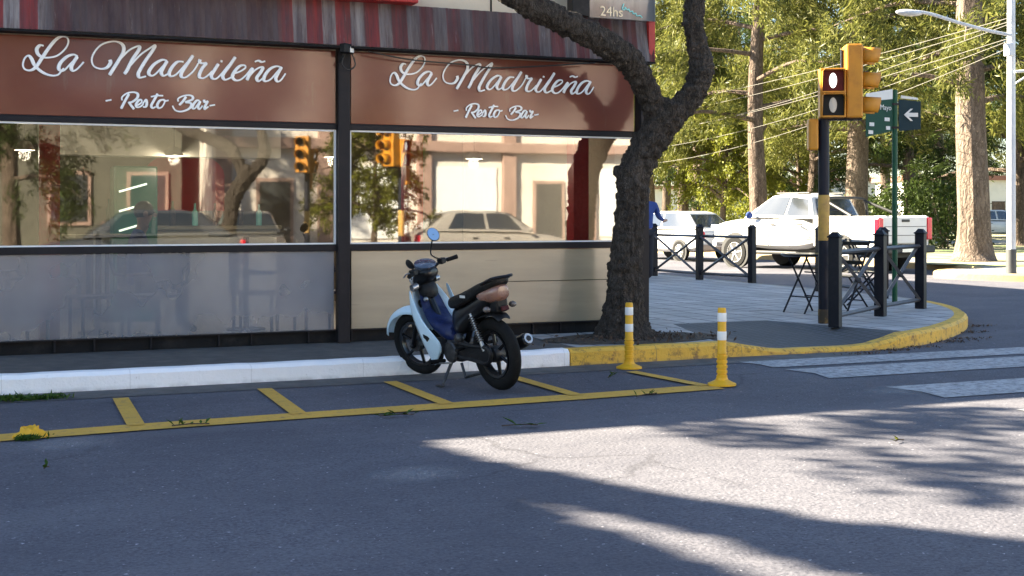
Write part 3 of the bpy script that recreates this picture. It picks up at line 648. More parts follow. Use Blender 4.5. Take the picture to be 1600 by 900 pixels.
for lab, xa, xb, sc, xt in (('darker brown sign board left of the dark post, with the larger white script', -2.98, 2.975, 1.0, 1.38), ('paler brown restaurant sign board right of the dark post, half behind the street tree', 3.11, 6.21, 0.955, 4.67)):
    t = thing('sign_board', lab, 'sign', (0, FY, 0.15), group='sign boards above the windows')
    MB().box((xa+0.01, -0.025, 2.115), (xb-0.005, 0.045, 2.815)).build('panel', 'sign', t, 0.004)
    MB().box((xa+0.005, -0.03, 2.106), (xb, 0.05, 2.114)).build('panel_edge', 'frame', t)
    lettering(t, xt, sc)
# floodlight and its cable on the post
fl = thing('floodlight', 'small black floodlight with white face clamped to the top of the dark post', 'floodlight', (3.04, 11.62, 2.97), R(35))
MB().cbox((0, 0, 0), (0.14, 0.07, 0.09)).build('housing', 'black', fl, 0.01)
MB().cbox((0.03, -0.037, -0.01), (0.05, 0.012, 0.055)).build('lens', 'reflect', fl, 0.003)
MB().tube([(0, 0.03, -0.04), (0, 0.06, -0.1), (-0.02, 0.08, -0.14)], 0.012, 6).build('bracket', 'black', fl)
MB().tube(catmull([(3.04, 11.66, 2.94), (3.0, 11.65, 2.83), (3.06, 11.64, 2.77), (3.13, 11.65, 2.82), (3.1, 11.66, 2.93)], 8), 0.007, 6).build('cable_loop', 'black_cable', label='black cable loop dangling below the floodlight on the post', cat='cable')
MB().tube(catmull([W(575, 80, 11.62), W(640, 93, 11.66), (4.3, 11.7, 2.88), W(770, 106, 11.7), W(850, 103, 11.66), W(930, 98, 11.6)], 8), 0.007, 6).build('sign_cable', 'black_cable', label='thin black cable sagging across the top of the paler sign board', cat='cable')
# reflective board above the corner
hb = thing('hanging_board', 'dark glossy board with small cream and teal writing above the corner valance', 'sign', (5.78, 11.45, 3.38))
MB().box((-0.3, -0.06, 0), (0.47, 0.05, 0.75)).build('board', 'screen', hb, 0.006)
MB().add([(-0.48, -0.08, 0.03), (-0.3, -0.1, 0.0), (-0.3, 0.06, 0), (-0.48, 0.06, 0.03), (-0.48, -0.08, 0.75), (-0.3, -0.1, 0.75), (-0.3, 0.06, 0.75), (-0.48, 0.06, 0.75)], [(0,1,2,3),(4,7,6,5),(0,4,5,1),(1,5,6,2),(2,6,7,3),(3,7,4,0)]).build('side_return', 'black', hb, 0.004)
me = textmesh('24hs', 0.14, 0.003); me.materials.append(M['tan_letter']); o = link(bpy.data.objects.new('cream_writing', me)); o.parent = hb; o.location = (-0.04, -0.066, 0.025); o.rotation_euler = (R(90), 0, 0)
b = MB(); rs = random.Random(3)
sq = [(0.1, 0.16), (0.085, 0.11), (0.11, 0.1), (0.115, 0.125), (0.14, 0.1), (0.16, 0.11), (0.17, 0.085), (0.2, 0.09), (0.21, 0.065), (0.24, 0.07), (0.25, 0.045), (0.29, 0.05), (0.31, 0.03)]
b.tube(catmull([(x, -0.066, z) for x, z in sq], 6), 0.007, 6); b.build('teal_writing', 'teal_letter', hb)

# ------------------------------------------------------------------ people
def person(name, label, joints, loc, rotz, cloth, legs, parts):
    """joints: {name: (pos, radius)}, edges from parts; one skinned body plus clothing coloured by region"""
    t = thing(name, label, 'person', loc, rotz)
    def skin(nm, chain_list, m):
        idx = {}; vs = []; es = []; rr = []
        for ch in chain_list:
            for a in ch:
                if a not in idx: idx[a] = len(vs); vs.append(joints[a][0]); rr.append(joints[a][1])
            es += [(idx[a], idx[b_]) for a, b_ in zip(ch, ch[1:])]
        me = bpy.data.meshes.new(nm); me.from_pydata(vs, es, []); me.update()
        o = link(bpy.data.objects.new(nm, me)); o.parent = t; me.materials.append(M[m])
        sk = o.modifiers.new('k', 'SKIN'); sk.use_smooth_shade = True
        for i, r in enumerate(rr):
            sv = me.skin_vertices[0].data[i]; sv.radius = r if isinstance(r, tuple) else (r, r); sv.use_root = (i == 0)
        su = o.modifiers.new('u', 'SUBSURF'); su.levels = su.render_levels = 2
        return o
    skin('body', parts['body'], 'skin')
    skin('jacket', parts['jacket'], cloth); skin('trousers', parts['legs'], legs)
    h = Vector(joints['head'][0])
    b = MB(); b.sphere(h+Vector((0, 0.012, 0.035)), (0.088, 0.1, 0.1), 14, 8); b.build('hair', 'hair', t)
    MB().sphere(h+Vector((0, -0.1, -0.01)), (0.014, 0.022, 0.022), 8, 6).build('nose', 'skin', t)
    for sx in (-1, 1):
        MB().sphere(h+Vector((sx*0.085, 0.0, 0.0)), (0.012, 0.025, 0.035), 8, 6).build('ear', 'skin', t)
        MB().sphere(h+Vector((sx*0.032, -0.088, 0.02)), 0.011, 8, 6).build('eye', 'hair', t)
    MB().cbox(h+Vector((0, -0.09, -0.055)), (0.045, 0.008, 0.007)).build('mouth', 'lip', t)
    for side in ('l', 'r'):
        hd = Vector(joints['hand_'+side][0]); el = Vector(joints['wrist_'+side][0]); d = (hd-el).normalized(); sd = d.orthogonal().normalized(); b = MB()
        for i in range(4):
            o_ = sd*(i-1.5)*0.019; b.tube([hd+o_, hd+o_+d*0.045, hd+o_+d*(0.075+0.01*(i in (1, 2)))+Vector((0, -0.012, 0))], [0.0095, 0.009, 0.007], 6)
        b.tube([hd-d*0.03+sd*0.03, hd+sd*0.055+d*0.01, hd+sd*0.06+d*0.035], [0.011, 0.01, 0.008], 6)
        b.build('fingers', 'skin', t)
    return t
def joints_stand(armr):
    J = dict(pelvis=((0,0,0.95),(0.15,0.1)), belly=((0,0,1.1),(0.15,0.105)), chest=((0,0,1.32),(0.18,0.12)), neck=((0,0,1.48),0.06), nk2=((0,-0.01,1.52),0.05), head=((0,-0.02,1.63),(0.085,0.1)), top=((0,-0.015,1.7),(0.07,0.085)))
    for s_, k in ((1, 'l'), (-1, 'r')):
        J['sh_'+k] = ((s_*0.19,0,1.4),0.068); J['hip_'+k] = ((s_*0.09,0,0.88),0.095); J['kn_'+k] = ((s_*0.1,-0.01,0.48),0.062); J['an_'+k] = ((s_*0.1,0.01,0.1),0.045); J['toe_'+k] = ((s_*0.11,-0.15,0.04),0.038)
    J['el_l'] = ((0.26,0.04,1.12),0.05); J['wrist_l'] = ((0.27,-0.02,0.88),0.036); J['hand_l'] = ((0.27,-0.04,0.8),0.034)
    for k, v in armr.items(): J[k] = v
    return J
PARTS = dict(body=[['neck','nk2','head','top'],['wrist_l','hand_l'],['wrist_r','hand_r']], jacket=[['belly','chest','neck'],['chest','sh_l','el_l','wrist_l'],['chest','sh_r','el_r','wrist_r'],['belly','pelvis']], legs=[['pelvis','hip_l','kn_l','an_l','toe_l'],['pelvis','hip_r','kn_r','an_r','toe_r']])
def fix(parts):      # body = head and hands joined through the arms so it stays one continuous mesh
    p = dict(parts); p['body'] = [['neck','nk2','head','top'],['neck','in_chest'],['in_chest','in_sl','in_el','wrist_l','hand_l'],['in_chest','in_sr','in_er','wrist_r','hand_r'],['in_chest','in_pel'],['in_pel','in_hl','in_kl','in_al'],['in_pel','in_hr','in_kr','in_ar']]; return p
def with_inner(J):
    for a, b_ in (('in_chest','chest'),('in_sl','sh_l'),('in_el','el_l'),('in_sr','sh_r'),('in_er','el_r'),('in_pel','pelvis'),('in_hl','hip_l'),('in_kl','kn_l'),('in_al','an_l'),('in_hr','hip_r'),('in_kr','kn_r'),('in_ar','an_r')):
        r = J[b_][1]; r = min(r) if isinstance(r, tuple) else r; J[b_ if False else a] = (J[b_][0], r*0.6)
    return J
P2 = fix(PARTS)
J = with_inner(joints_stand(dict(el_r=((-0.3,-0.06,1.18),0.05), wrist_r=((-0.46,-0.2,1.12),0.036), hand_r=((-0.53,-0.25,1.11),0.034))))
person('person', 'person in a blue jacket standing behind the street tree near the far railing', J, G(1009, 437, 0.15), YAW*-1+R(200), 'blue_cloth', 'dark_cloth', P2)
J = dict(pelvis=((0,0,0.5),(0.15,0.11)), belly=((0,0.02,0.66),(0.15,0.11)), chest=((0,0,0.9),(0.18,0.12)), neck=((0,-0.03,1.06),0.06), nk2=((0,-0.05,1.1),0.05), head=((0,-0.07,1.21),(0.085,0.1)), top=((0,-0.065,1.28),(0.07,0.085)))
for s_, k in ((1, 'l'), (-1, 'r')):
    J['sh_'+k] = ((s_*0.19,0,0.98),0.068); J['el_'+k] = ((s_*0.25,-0.1,0.76),0.05); J['wrist_'+k] = ((s_*0.15,-0.32,0.76),0.036); J['hand_'+k] = ((s_*0.12,-0.39,0.77),0.034)
    J['hip_'+k] = ((s_*0.09,-0.06,0.5),0.095); J['kn_'+k] = ((s_*0.11,-0.45,0.5),0.065); J['an_'+k] = ((s_*0.11,-0.42,0.1),0.045); J['toe_'+k] = ((s_*0.12,-0.57,0.04),0.038)
pi = W(215, 335, 13.0)
person('person', 'person in a dark blue shirt seated inside behind the left window', with_inner(J), (pi.x, 13.0, 0.18), R(90), 'blue_cloth', 'dark_cloth', P2)
# interior furniture
def chair(x, y, rz, label, first=[None]):
    if first[0]: return copy_tree(first[0], (x, y, 0.18), rz, label)
    t = thing('dining_chair', label, 'chair', (x, y, 0.18), rz, 'chairs behind the frosted panels')
    MB().box((-0.21, -0.21, 0.43), (0.21, 0.21, 0.46)).build('seat', 'chair_blue', t, 0.01)
    for sx in (-1, 1):
        for sy in (-1, 1): MB().cyl((sx*0.18, sy*0.18, 0), (sx*0.18, sy*0.18, 0.43), 0.016, 8).build('leg', 'chair_blue', t)
        MB().tube([(sx*0.2, -0.2, 0.64), (sx*0.21, 0.1, 0.64), (sx*0.2, 0.22, 0.8)], 0.016, 8).build('armrest', 'chair_blue', t)
    b = MB()
    for i in range(5): b.box((-0.2+i*0.09, 0.2, 0.46), (-0.16+i*0.09, 0.225, 0.86))
    b.box((-0.21, 0.198, 0.86), (0.21, 0.228, 0.92)); b.build('backrest', 'chair_blue', t, 0.005)
    first[0] = t; return t
for i, (px, rz, lb) in enumerate(((30, 60, 'faint blue chair leftmost behind the frosted lower panel'), (150, 15, 'faint blue chair turned square behind the left half of the frosted panel'), (245, -50, 'faint blue chair behind the middle of the frosted panel'), (400, 70, 'faint blue chair in profile behind the frosted panel, second from the dark post'), (495, 5, 'faint blue chair nearest the dark post behind the frosted panel'))):
    p = W(px, 450, 12.2); chair(p.x, 12.15+0.06*(i % 2), R(rz), lb)
fr = thing('drinks_fridge', 'tall green drinks fridge with bright slanted light tubes inside the restaurant', 'fridge', (W(212, 300, 14.6).x, 14.6, 0.18))
MB().box((-0.24, 0, 0), (0.24, 0.5, 1.75)).build('cabinet', 'fridge', fr, 0.02)
for i in range(3): MB().cyl((-0.18, -0.02, 1.02+i*0.22), (0.12, -0.02, 1.11+i*0.22), 0.011, 8).build('light_tube', 'tube_light', fr)
MB().box((-0.2, -0.012, 0.15), (0.2, -0.001, 0.85)).build('door_glass', 'car_glass', fr)
ct = thing('bar_counter', 'pale bar counter at the back of the dining room behind the left window', 'counter', (1.9, 15.2, 0.18))
MB().box((-0.9, 0, 0), (1.2, 0.5, 1.02)).build('front', 'bulk', ct, 0.01); MB().box((-0.95, -0.06, 1.021), (1.25, 0.55, 1.07)).build('top', 'wood', ct, 0.01)
rs = random.Random(15)
for i, lb in enumerate(('leftmost bottle on the bar counter', 'second bottle from the left on the bar counter', 'third bottle from the left on the bar counter', 'middle bottle on the bar counter', 'bottle right of the middle one on the bar counter', 'third bottle from the right on the bar counter', 'second bottle from the right on the bar counter', 'rightmost bottle on the bar counter')):
    h_ = rs.uniform(0.24, 0.32); b = MB(); b.lathe([(0, 0), (0.036, 0), (0.038, h_*0.6), (0.014, h_*0.75), (0.014, h_), (0, h_)], 12)
    tag(b.build('bottle', rs.choice(('green', 'dark_bark2', 'teal_letter')), loc=(1.15+i*0.25+rs.uniform(-.05, .05), 15.3, 1.25)), lb, 'bottle', 'bottles on the bar counter')
for x_, y_, lb in ((0.9, 13.3, 'small dining table left of the seated person inside the window'), (2.35, 13.1, 'small dining table inside the left window near the dark post')):
    t = thing('dining_table', lb, 'table', (x_, y_, 0.18), 0.2, 'dining tables inside'); MB().cbox((0, 0, 0.99), (0.6, 0.6, 0.03)).build('tabletop', 'wood', t, 0.006); MB().cyl((0, 0, 0.02), (0, 0, 0.975), 0.03, 10).build('leg', 'black', t); MB().cyl((0, 0, 0), (0, 0, 0.02), 0.2, 16).build('foot', 'black', t)
ar = thing('red_arch', 'dark red rounded arch panel on the back wall of the dining room', 'panel', (2.15, 16.4, 0.18))
MB().prism([(-0.5, 1.25)]+[(0.5*math.cos(t), 1.7+0.3*math.sin(t)) for t in [math.pi*(1-i/12) for i in range(13)]]+[(0.5, 1.25)], 0, 0.08, Matrix.Rotation(R(90), 4, 'X')).build('panel', 'red_col', ar)
for i, (x, y, lb) in enumerate(((1.72, 13.9, 'small white pendant lamp over the counter behind the left window'), (0.2, 13.2, 'added white pendant lamp near the red column inside the left window'), (3.4, 13.6, 'added white pendant lamp behind the dark post inside the restaurant'), (5.0, 13.4, 'added white pendant lamp inside the right window'))):  # the lamp over the counter is seen; the other three are added to brighten the room
    t = thing('pendant_lamp', lb, 'lamp', (x, y, 2.02), 0, 'pendant lamps in the dining room')
    MB().lathe([(0.02, 0.1), (0.06, 0.08), (0.1, 0.0), (0.095, 0.0), (0.055, 0.075), (0.0, 0.09)], 18).build('shade', 'bulk', t); MB().tube([(0, 0, 0.1), (0, 0, 0.97)], 0.004, 5).build('cord', 'black_cable', t)
    MB().sphere((0, 0, 0.03), 0.035, 10, 8).build('bulb', 'tube_light', t)
    l_ = bpy.data.lights.new('bulb_light', 'POINT'); l_.energy = 3; l_.color = (1, 0.9, 0.78); l_.shadow_soft_size = 0.06; lo_ = link(bpy.data.objects.new('bulb_light', l_)); lo_.parent = t; lo_.location = (0, 0, -0.04)

# ================================================================== FRONT STREET TREE
def limb(pts, rads, n=14, seed=0, rough=0.035):
    c = catmull(pts, 9); r = [x*0.8 for x in interp(rads, 0, len(c))]; rs = random.Random(seed)
    b = MB(); b.tube(c, r, n); 
    out_v = []
    for v in b.v:
        out_v.append(v)
    b.v = [(x+rs.uniform(-rough, rough)*0.5, y+rs.uniform(-rough, rough)*0.5, z+rs.uniform(-rough, rough)*0.5) for x, y, z in out_v]
    return b
T0 = G(975, 522, 0.15)
tr = thing('street_tree', 'dark rough-barked forked street tree in front of the restaurant corner', 'tree', T0)
def L(px, py, d): return D(px, py, d)-T0
dd = 12.62
b = limb([L(975, 530, dd), L(974, 505, dd), L(976, 470, dd), L(977, 420, dd), L(981, 370, dd), L(986, 320, dd), L(990, 280, dd), L(1003, 245, dd), L(1027, 205, dd), L(1042, 180, dd), L(1052, 160, dd-0.02)], [0.44, 0.31, 0.24, 0.21, 0.185, 0.185, 0.2, 0.205, 0.21, 0.24, 0.2], 18, 1)
b2 = limb([L(1030, 190, dd), L(1018, 160, dd-0.05), L(1005, 128, dd-0.15), L(980, 92, dd-0.35), L(935, 62, dd-0.6), L(880, 34, dd-0.85), L(830, 8, dd-1.05), L(780, -24, dd-1.3), L(715, -60, dd-1.6), L(640, -120, dd-2.0)], [0.15, 0.15, 0.15, 0.16, 0.155, 0.15, 0.15, 0.14, 0.12, 0.09], 16, 2)
b3 = limb([L(1045, 185, dd), L(1072, 160, dd), L(1092, 128, dd), L(1096, 100, dd), L(1090, 70, dd), L(1083, 35, dd), L(1087, -5, dd), L(1095, -60, dd), L(1080, -150, dd+0.2), L(1090, -260, dd+0.2)], [0.17, 0.16, 0.145, 0.15, 0.13, 0.125, 0.12, 0.11, 0.09, 0.05], 16, 3)
for q in (b2, b3): b.add(q.v, q.f, True)
# a lump and knots on the trunk
for (px, py, r) in ((968, 268, 0.075), (1003, 100, 0.05), (1100, 112, 0.06), (985, 85, 0.06)):
    b.sphere(L(px, py, dd-0.1 if px > 990 else dd-0.3 if px == 985 else dd), r, 10, 7)
trunk = b.build('trunk', 'bark', tr, auto=False)
trunk.data.polygons.foreach_set('use_smooth', [True]*len(trunk.data.polygons))
md = trunk.modifiers.new('rm', 'REMESH'); md.mode = 'VOXEL'; md.voxel_size = 0.016; md.use_smooth_shade = True
tx = bpy.data.textures.new('barkn', 'CLOUDS'); tx.noise_scale = 0.06; tx.noise_depth = 3
md = trunk.modifiers.new('dp', 'DISPLACE'); md.texture = tx; md.strength = 0.075; md.mid_level = 0.5; md.texture_coords = 'LOCAL'
rs = random.Random(12); cc = []
ends = [L(640, -120, dd-2.0), L(715, -60, dd-1.6), L(1090, -260, dd+0.2), L(1080, -150, dd+0.2)]
bb_ = MB()
for e in ends:
    for i in range(4):
        q = e+Vector((rs.uniform(-1.2, 1.2), rs.uniform(-1.0, 0.8), rs.uniform(0.8, 2.6))); bb_.tube(catmull([e, e.lerp(q, 0.5)+Vector((rs.uniform(-.2, .2), rs.uniform(-.2, .2), 0.2)), q], 5), [0.05]*4+[0.035]*4+[0.02]*3, 7)
        for j in range(5): cc.append(q+Vector((rs.gauss(0, .5), rs.gauss(0, .5), rs.gauss(0.2, .4))))
bb_.build('branch', 'bark', tr)
leaves('crown', 'leaf_dark', tr, cc, 55, (0.3, 0.3, 0.22), (0.13, 0.06), 5)

# ================================================================== MOTORCYCLE  (local: x forward, y left, z up; rear wheel contact at the origin)
BH = R(104.5)
bk = thing('motorcycle', 'pale blue and black step-through motorcycle parked nose to the white kerb', 'motorcycle', (3.62, 9.1, 0.012), rot=(R(-8), 0, BH))
def wheel_parts(root, name, c, rad, wd, rot, spokes=6):
    wt = MB(); prof = []
    for i in range(14):
        t = 2*math.pi*i/14; prof.append((rad-wd*0.62+wd*0.62*math.cos(t), wd*0.5*math.sin(t)))
    mtx = Matrix.Translation(c) @ rot @ Matrix.Rotation(R(90), 4, 'X')
    vs = []; n = 44
    for j in range(n):
        a = 2*math.pi*j/n
        for (r_, z_) in prof: vs.append(mtx @ Vector((r_*math.cos(a), r_*math.sin(a), z_)))
    k = len(prof); fs = [(j*k+i, j*k+(i+1) % k, ((j+1) % n)*k+(i+1) % k, ((j+1) % n)*k+i) for j in range(n) for i in range(k)]
    wt.add(vs, fs, True); tyre = wt.build('wheel', 'rubber', root)
    b = MB(); ro = rad-wd*1.15; prof = [(ro-0.022, -wd*0.34), (ro, -wd*0.4), (ro+0.006, 0), (ro, wd*0.4), (ro-0.022, wd*0.34), (ro-0.014, 0)]
    vs = []
    for j in range(n):
        a = 2*math.pi*j/n
        for (r_, z_) in prof: vs.append(mtx @ Vector((r_*math.cos(a), r_*math.sin(a), z_)))
    k = 6; b.add(vs, [(j*k+i, j*k+(i+1) % k, ((j+1) % n)*k+(i+1) % k, ((j+1) % n)*k+i) for j in range(n) for i in range(k)], True)
    for s_ in range(spokes):
        a = 2*math.pi*s_/spokes+0.3
        p0 = Vector((0.045*math.cos(a), 0.045*math.sin(a), 0)); p1 = Vector(((ro-0.01)*math.cos(a+0.12), (ro-0.01)*math.sin(a+0.12), 0))
        b.tube([mtx @ p0, mtx @ p0.lerp(p1, 0.5), mtx @ p1], [0.02, 0.014, 0.013], 6)
    b.build('rim', 'gloss_black', tyre)
    b = MB(); b.lathe([(0.0, -0.055), (0.06, -0.05), (0.068, -0.02), (0.068, 0.03), (0.055, 0.05), (0.0, 0.055)], 20, mtx); b.build('hub', 'engine', tyre)
    return tyre
wheel_parts(bk, 'rear', Vector((0, 0, 0.292)), 0.292, 0.088, Matrix.Identity(4))
STEER = R(15); RAKE = R(26)
axis_b = Vector((1.06, 0, 0.40)); axis_t = Vector((0.86, 0, 0.80)); ax = (axis_t-axis_b).normalized()
SM = Matrix.Translation(axis_b) @ Matrix.Rotation(STEER, 4, ax) @ Matrix.Translation(-axis_b)     # turns the steered assembly about its column
fw = SM @ Vector((1.135, 0, 0.28)); SR = Matrix.Rotation(STEER, 4, ax)
wheel_parts(bk, 'front', fw, 0.28, 0.072, SR.to_3x3().to_4x4())
def sm(p): return SM @ Vector(p)
b = MB()
for sy in (-1, 1):
    b.tube([sm((1.135, sy*0.075, 0.28)), sm((1.02, sy*0.075, 0.50)), sm((0.93, sy*0.07, 0.68))], [0.017, 0.019, 0.019], 10)
    b.sphere(sm((1.135, sy*0.075, 0.28)), 0.026, 8, 6)
b.build('fork', 'gloss_black', bk)
# front fender: curved shell following the wheel
secs = []
for i in range(19):
    t = R(14+i*7.6); rr = 0.335+0.03*max(0, math.cos(t*1.3)); 
    wdt = 0.07*(0.45+0.55*math.sin(min(math.pi, max(0.02, (t-R(6))/R(160)*math.pi)))**0.6)
    ring = []
    for j in range(9):
        u = -1+j/4; ring.append(sm((1.135+(rr-0.055*u*u)*math.cos(t), wdt*u, 0.28+(rr-0.055*u*u)*math.sin(t))))
    secs.append(ring)
b = MB(); n9 = 9; vs = [p for q in secs for p in q]
b.add(vs, [(i*9+j, i*9+j+1, (i+1)*9+j+1, (i+1)*9+j) for i in range(len(secs)-1) for j in range(8)], True)
b.build('front_fender', 'bike_blue', bk, solid=0.006)
# leg shield: light blue front panel wrapping the column, with lower side wings
def shell(rows, m, name, parent=bk, solid=0.008):
    k = len(rows[0]); b = MB(); b.add([p for r_ in rows for p in r_], [(i*k+j, i*k+j+1, (i+1)*k+j+1, (i+1)*k+j) for i in range(len(rows)-1) for j in range(k-1)], True)
    return b.build(name, m, parent, solid=solid, subsurf=1)
rows = []
for (xc, z, hw, back) in ((1.0, 0.80, 0.10, 0.05), (1.0, 0.72, 0.15, 0.09), (0.97, 0.62, 0.18, 0.13), (0.93, 0.52, 0.185, 0.17), (0.90, 0.42, 0.17, 0.2)):
    rows.append([(xc-back*abs(u)**1.7, hw*u, z+0.02*abs(u)) for u in (-1, -0.75, -0.45, 0, 0.45, 0.75, 1)])
shell(rows, 'bike_blue', 'leg_shield')
for sy in (-1, 1):
    rows = [[(0.90, sy*0.178, 0.80), (0.86, sy*0.19, 0.79)], [(0.89, sy*0.2, 0.66), (0.8, sy*0.2, 0.64)], [(0.84, sy*0.215, 0.54), (0.65, sy*0.2, 0.48)], [(0.79, sy*0.21, 0.43), (0.48, sy*0.18, 0.375)], [(0.755, sy*0.195, 0.33), (0.5, sy*0.17, 0.29)], [(0.71, sy*0.175, 0.24), (0.6, sy*0.16, 0.23)], [(0.685, sy*0.165, 0.165), (0.64, sy*0.16, 0.16)]]
    shell(rows, 'bike_blue', 'side_wing', solid=0.012)
    b = MB(); b.add([(0.72, sy*0.204, 0.43), (0.66, sy*0.2, 0.415), (0.64, sy*0.197, 0.40), (0.655, sy*0.198, 0.385), (0.675, sy*0.2, 0.37), (0.69, sy*0.204, 0.39), (0.71, sy*0.206, 0.40)], [tuple(range(7))]); b.build('wing_vent', 'black', bk, solid=0.01)
# navy inner cover / tunnel
secs = []
for (x, z, hw, hh) in ((0.90, 0.78, 0.085, 0.05), (0.86, 0.66, 0.11, 0.07), (0.80, 0.55, 0.125, 0.08), (0.70, 0.46, 0.125, 0.085), (0.58, 0.415, 0.115, 0.09), (0.46, 0.43, 0.1, 0.1)):
    secs.append([(x+hh*0.6*math.sin(t), hw*math.cos(t), z+hh*math.sin(t)) for t in [2*math.pi*i/12 for i in range(12)]])
MB().loft(secs).build('inner_cover', 'navy', bk, subsurf=1)
MB().sphere((0.83, 0.07, 0.69), 0.022, 10, 7).build('ignition_lock', 'metal', bk)
# handlebar cowl, instrument pod, headlight
b = MB(); secs = []
for (x, z, hw, hh) in ((0.985, 0.84, 0.055, 0.045), (0.965, 0.85, 0.085, 0.075), (0.92, 0.875, 0.1, 0.095), (0.86, 0.90, 0.1, 0.09), (0.80, 0.905, 0.085, 0.06), (0.775, 0.905, 0.05, 0.03)):
    secs.append([sm((x, hw*math.cos(t), z+hh*math.sin(t))) for t in [2*math.pi*i/14 for i in range(14)]])
cowl = MB().loft(secs).build('handlebar_cowl', 'gloss_black', bk, subsurf=1)
secs = [[sm((0.855+r_*0.075*math.cos(t)-0.03*k_, r_*0.1*math.sin(t), 0.985+0.028*k_+r_*0.03*math.cos(t))) for t in [2*math.pi*i/18 for i in range(18)]] for r_, k_ in ((1.0, -0.8), (1.05, 0), (0.9, 0.2))]
MB().loft(secs).build('instrument_pod', 'cluster', bk)
b = MB(); b.lathe([(0.0, 0.06), (0.05, 0.05), (0.066, 0.02), (0.06, 0)], 18, Matrix.Translation(sm((0.985, 0, 0.845))) @ SR @ Matrix.Rotation(R(75), 4, 'Y')); b.build('headlight', 'lamp_glass', cowl)
for sy in (-1, 1):
    b = MB(); b.sphere(sm((0.945, sy*0.105, 0.80)), (0.03, 0.03, 0.028), 12, 8); b.build('turn_signal', 'smoked', bk)
    b = MB(); b.cyl(sm((0.90, sy*0.105, 0.82)), sm((0.91, sy*0.16, 0.815)), 0.03, 12); b.build('switch_ring', 'metal', bk)
# lower body behind the headlight (column cover)
secs = [[(x+0.08*math.cos(t), hw*math.sin(t), z) for t in [2*math.pi*i/12 for i in range(12)]] for x, hw, z in ((0.9, 0.075, 0.84), (0.89, 0.09, 0.76), (0.875, 0.09, 0.68))]
MB().loft(secs).build('column_cover', 'black', bk, subsurf=1)
b = MB(); b.tube(catmull([sm((0.77, 0.285, 0.955)), sm((0.83, 0.2, 0.95)), sm((0.88, 0.1, 0.93)), sm((0.89, 0, 0.925)), sm((0.88, -0.1, 0.93)), sm((0.83, -0.2, 0.95)), sm((0.77, -0.285, 0.955))], 6), 0.012, 8); b.build('handlebar', 'gloss_black', bk)
for sy in (-1, 1):
    b = MB(); b.tube([sm((0.765, sy*0.3, 0.956)), sm((0.81, sy*0.215, 0.951))], [0.019, 0.017], 10); b.build('grip', 'rubber', bk)
    b = MB(); b.tube([sm((0.84, sy*0.18, 0.955)), sm((0.87, sy*0.23, 0.955)), sm((0.82, sy*0.31, 0.95))], [0.008, 0.007, 0.006], 6); b.build('lever', 'metal', bk)
    b = MB(); b.cbox((0, 0, 0), (0.06, 0.055, 0.05), Matrix.Translation(sm((0.835, sy*0.175, 0.955))) @ SR); b.build('switch_block', 'black', bk, 0.01)
# mirrors
def mirror_(stem, c, nrm, rx, rz):
    b = MB(); b.tube(catmull(stem, 6), 0.0065, 6); s_ = b.build('mirror_stem', 'gloss_black', bk)
    q = Vector(nrm).to_track_quat('Z', 'Y').to_matrix().to_4x4(); m_ = Matrix.Translation(c) @ q
    b = MB(); b.lathe([(0, -0.022), (rx*0.7, -0.018), (rx, -0.004), (rx, 0.001)], 18, m_ @ Matrix.Diagonal((1, rz, 1, 1))); b.build('mirror_shell', 'black', s_)
    b = MB(); b.lathe([(rx*0.93, 0.002), (0, 0.0025)], 18, m_ @ Matrix.Diagonal((1, rz, 1, 1))); b.build('mirror_glass', 'mirror', s_)
inv = (Matrix.Rotation(BH, 4, 'Z') @ Matrix.Rotation(R(-8), 4, 'X')).inverted().to_3x3()
bmat = Matrix.Translation((3.62, 9.1, 0.012)) @ Matrix.Rotation(BH, 4, 'Z') @ Matrix.Rotation(R(-8), 4, 'X')
bi = bmat.inverted()
mr = bi @ D(677, 366, 10.0); rb = sm((0.84, -0.17, 0.97)); rb2 = bi @ D(671, 400, 10.0)
mirror_([rb, rb2.lerp(rb, 0.3)+Vector((0.02, 0, 0.02)), rb2.lerp(mr, 0.6), mr], mr, inv @ Vector((-0.1, -0.75, 0.6)), 0.05, 1.35)
ml = bi @ D(641, 413, 9.9); lb = sm((0.84, 0.17, 0.97))
mirror_([lb, lb.lerp(ml, 0.6)+Vector((0, 0, 0.03)), ml], ml, inv @ Vector((0.9, 0.12, 0.55)), 0.06, 0.75)
# seat
secs = []
for (x, zt, zb, hw) in ((0.50, 0.70, 0.645, 0.075), (0.46, 0.735, 0.62, 0.105), (0.36, 0.755, 0.64, 0.12), (0.24, 0.79, 0.67, 0.125), (0.13, 0.83, 0.715, 0.125), (0.02, 0.87, 0.765, 0.12), (-0.08, 0.893, 0.80, 0.11), (-0.16, 0.905, 0.845, 0.085), (-0.185, 0.905, 0.865, 0.05)):
    zm = (zt+zb)/2; hh = (zt-zb)/2
    secs.append([(x, hw*math.copysign(abs(math.cos(t))**0.6, math.cos(t)), zm+hh*math.copysign(abs(math.sin(t))**0.6, math.sin(t))) for t in [2*math.pi*i/16 for i in range(16)]])
MB().loft(secs).build('seat', 'vinyl', bk, subsurf=1)
MB().cbox((0.2, 0.127, 0.755), (0.07, 0.004, 0.02)).build('seat_badge', 'plate_white', bk)
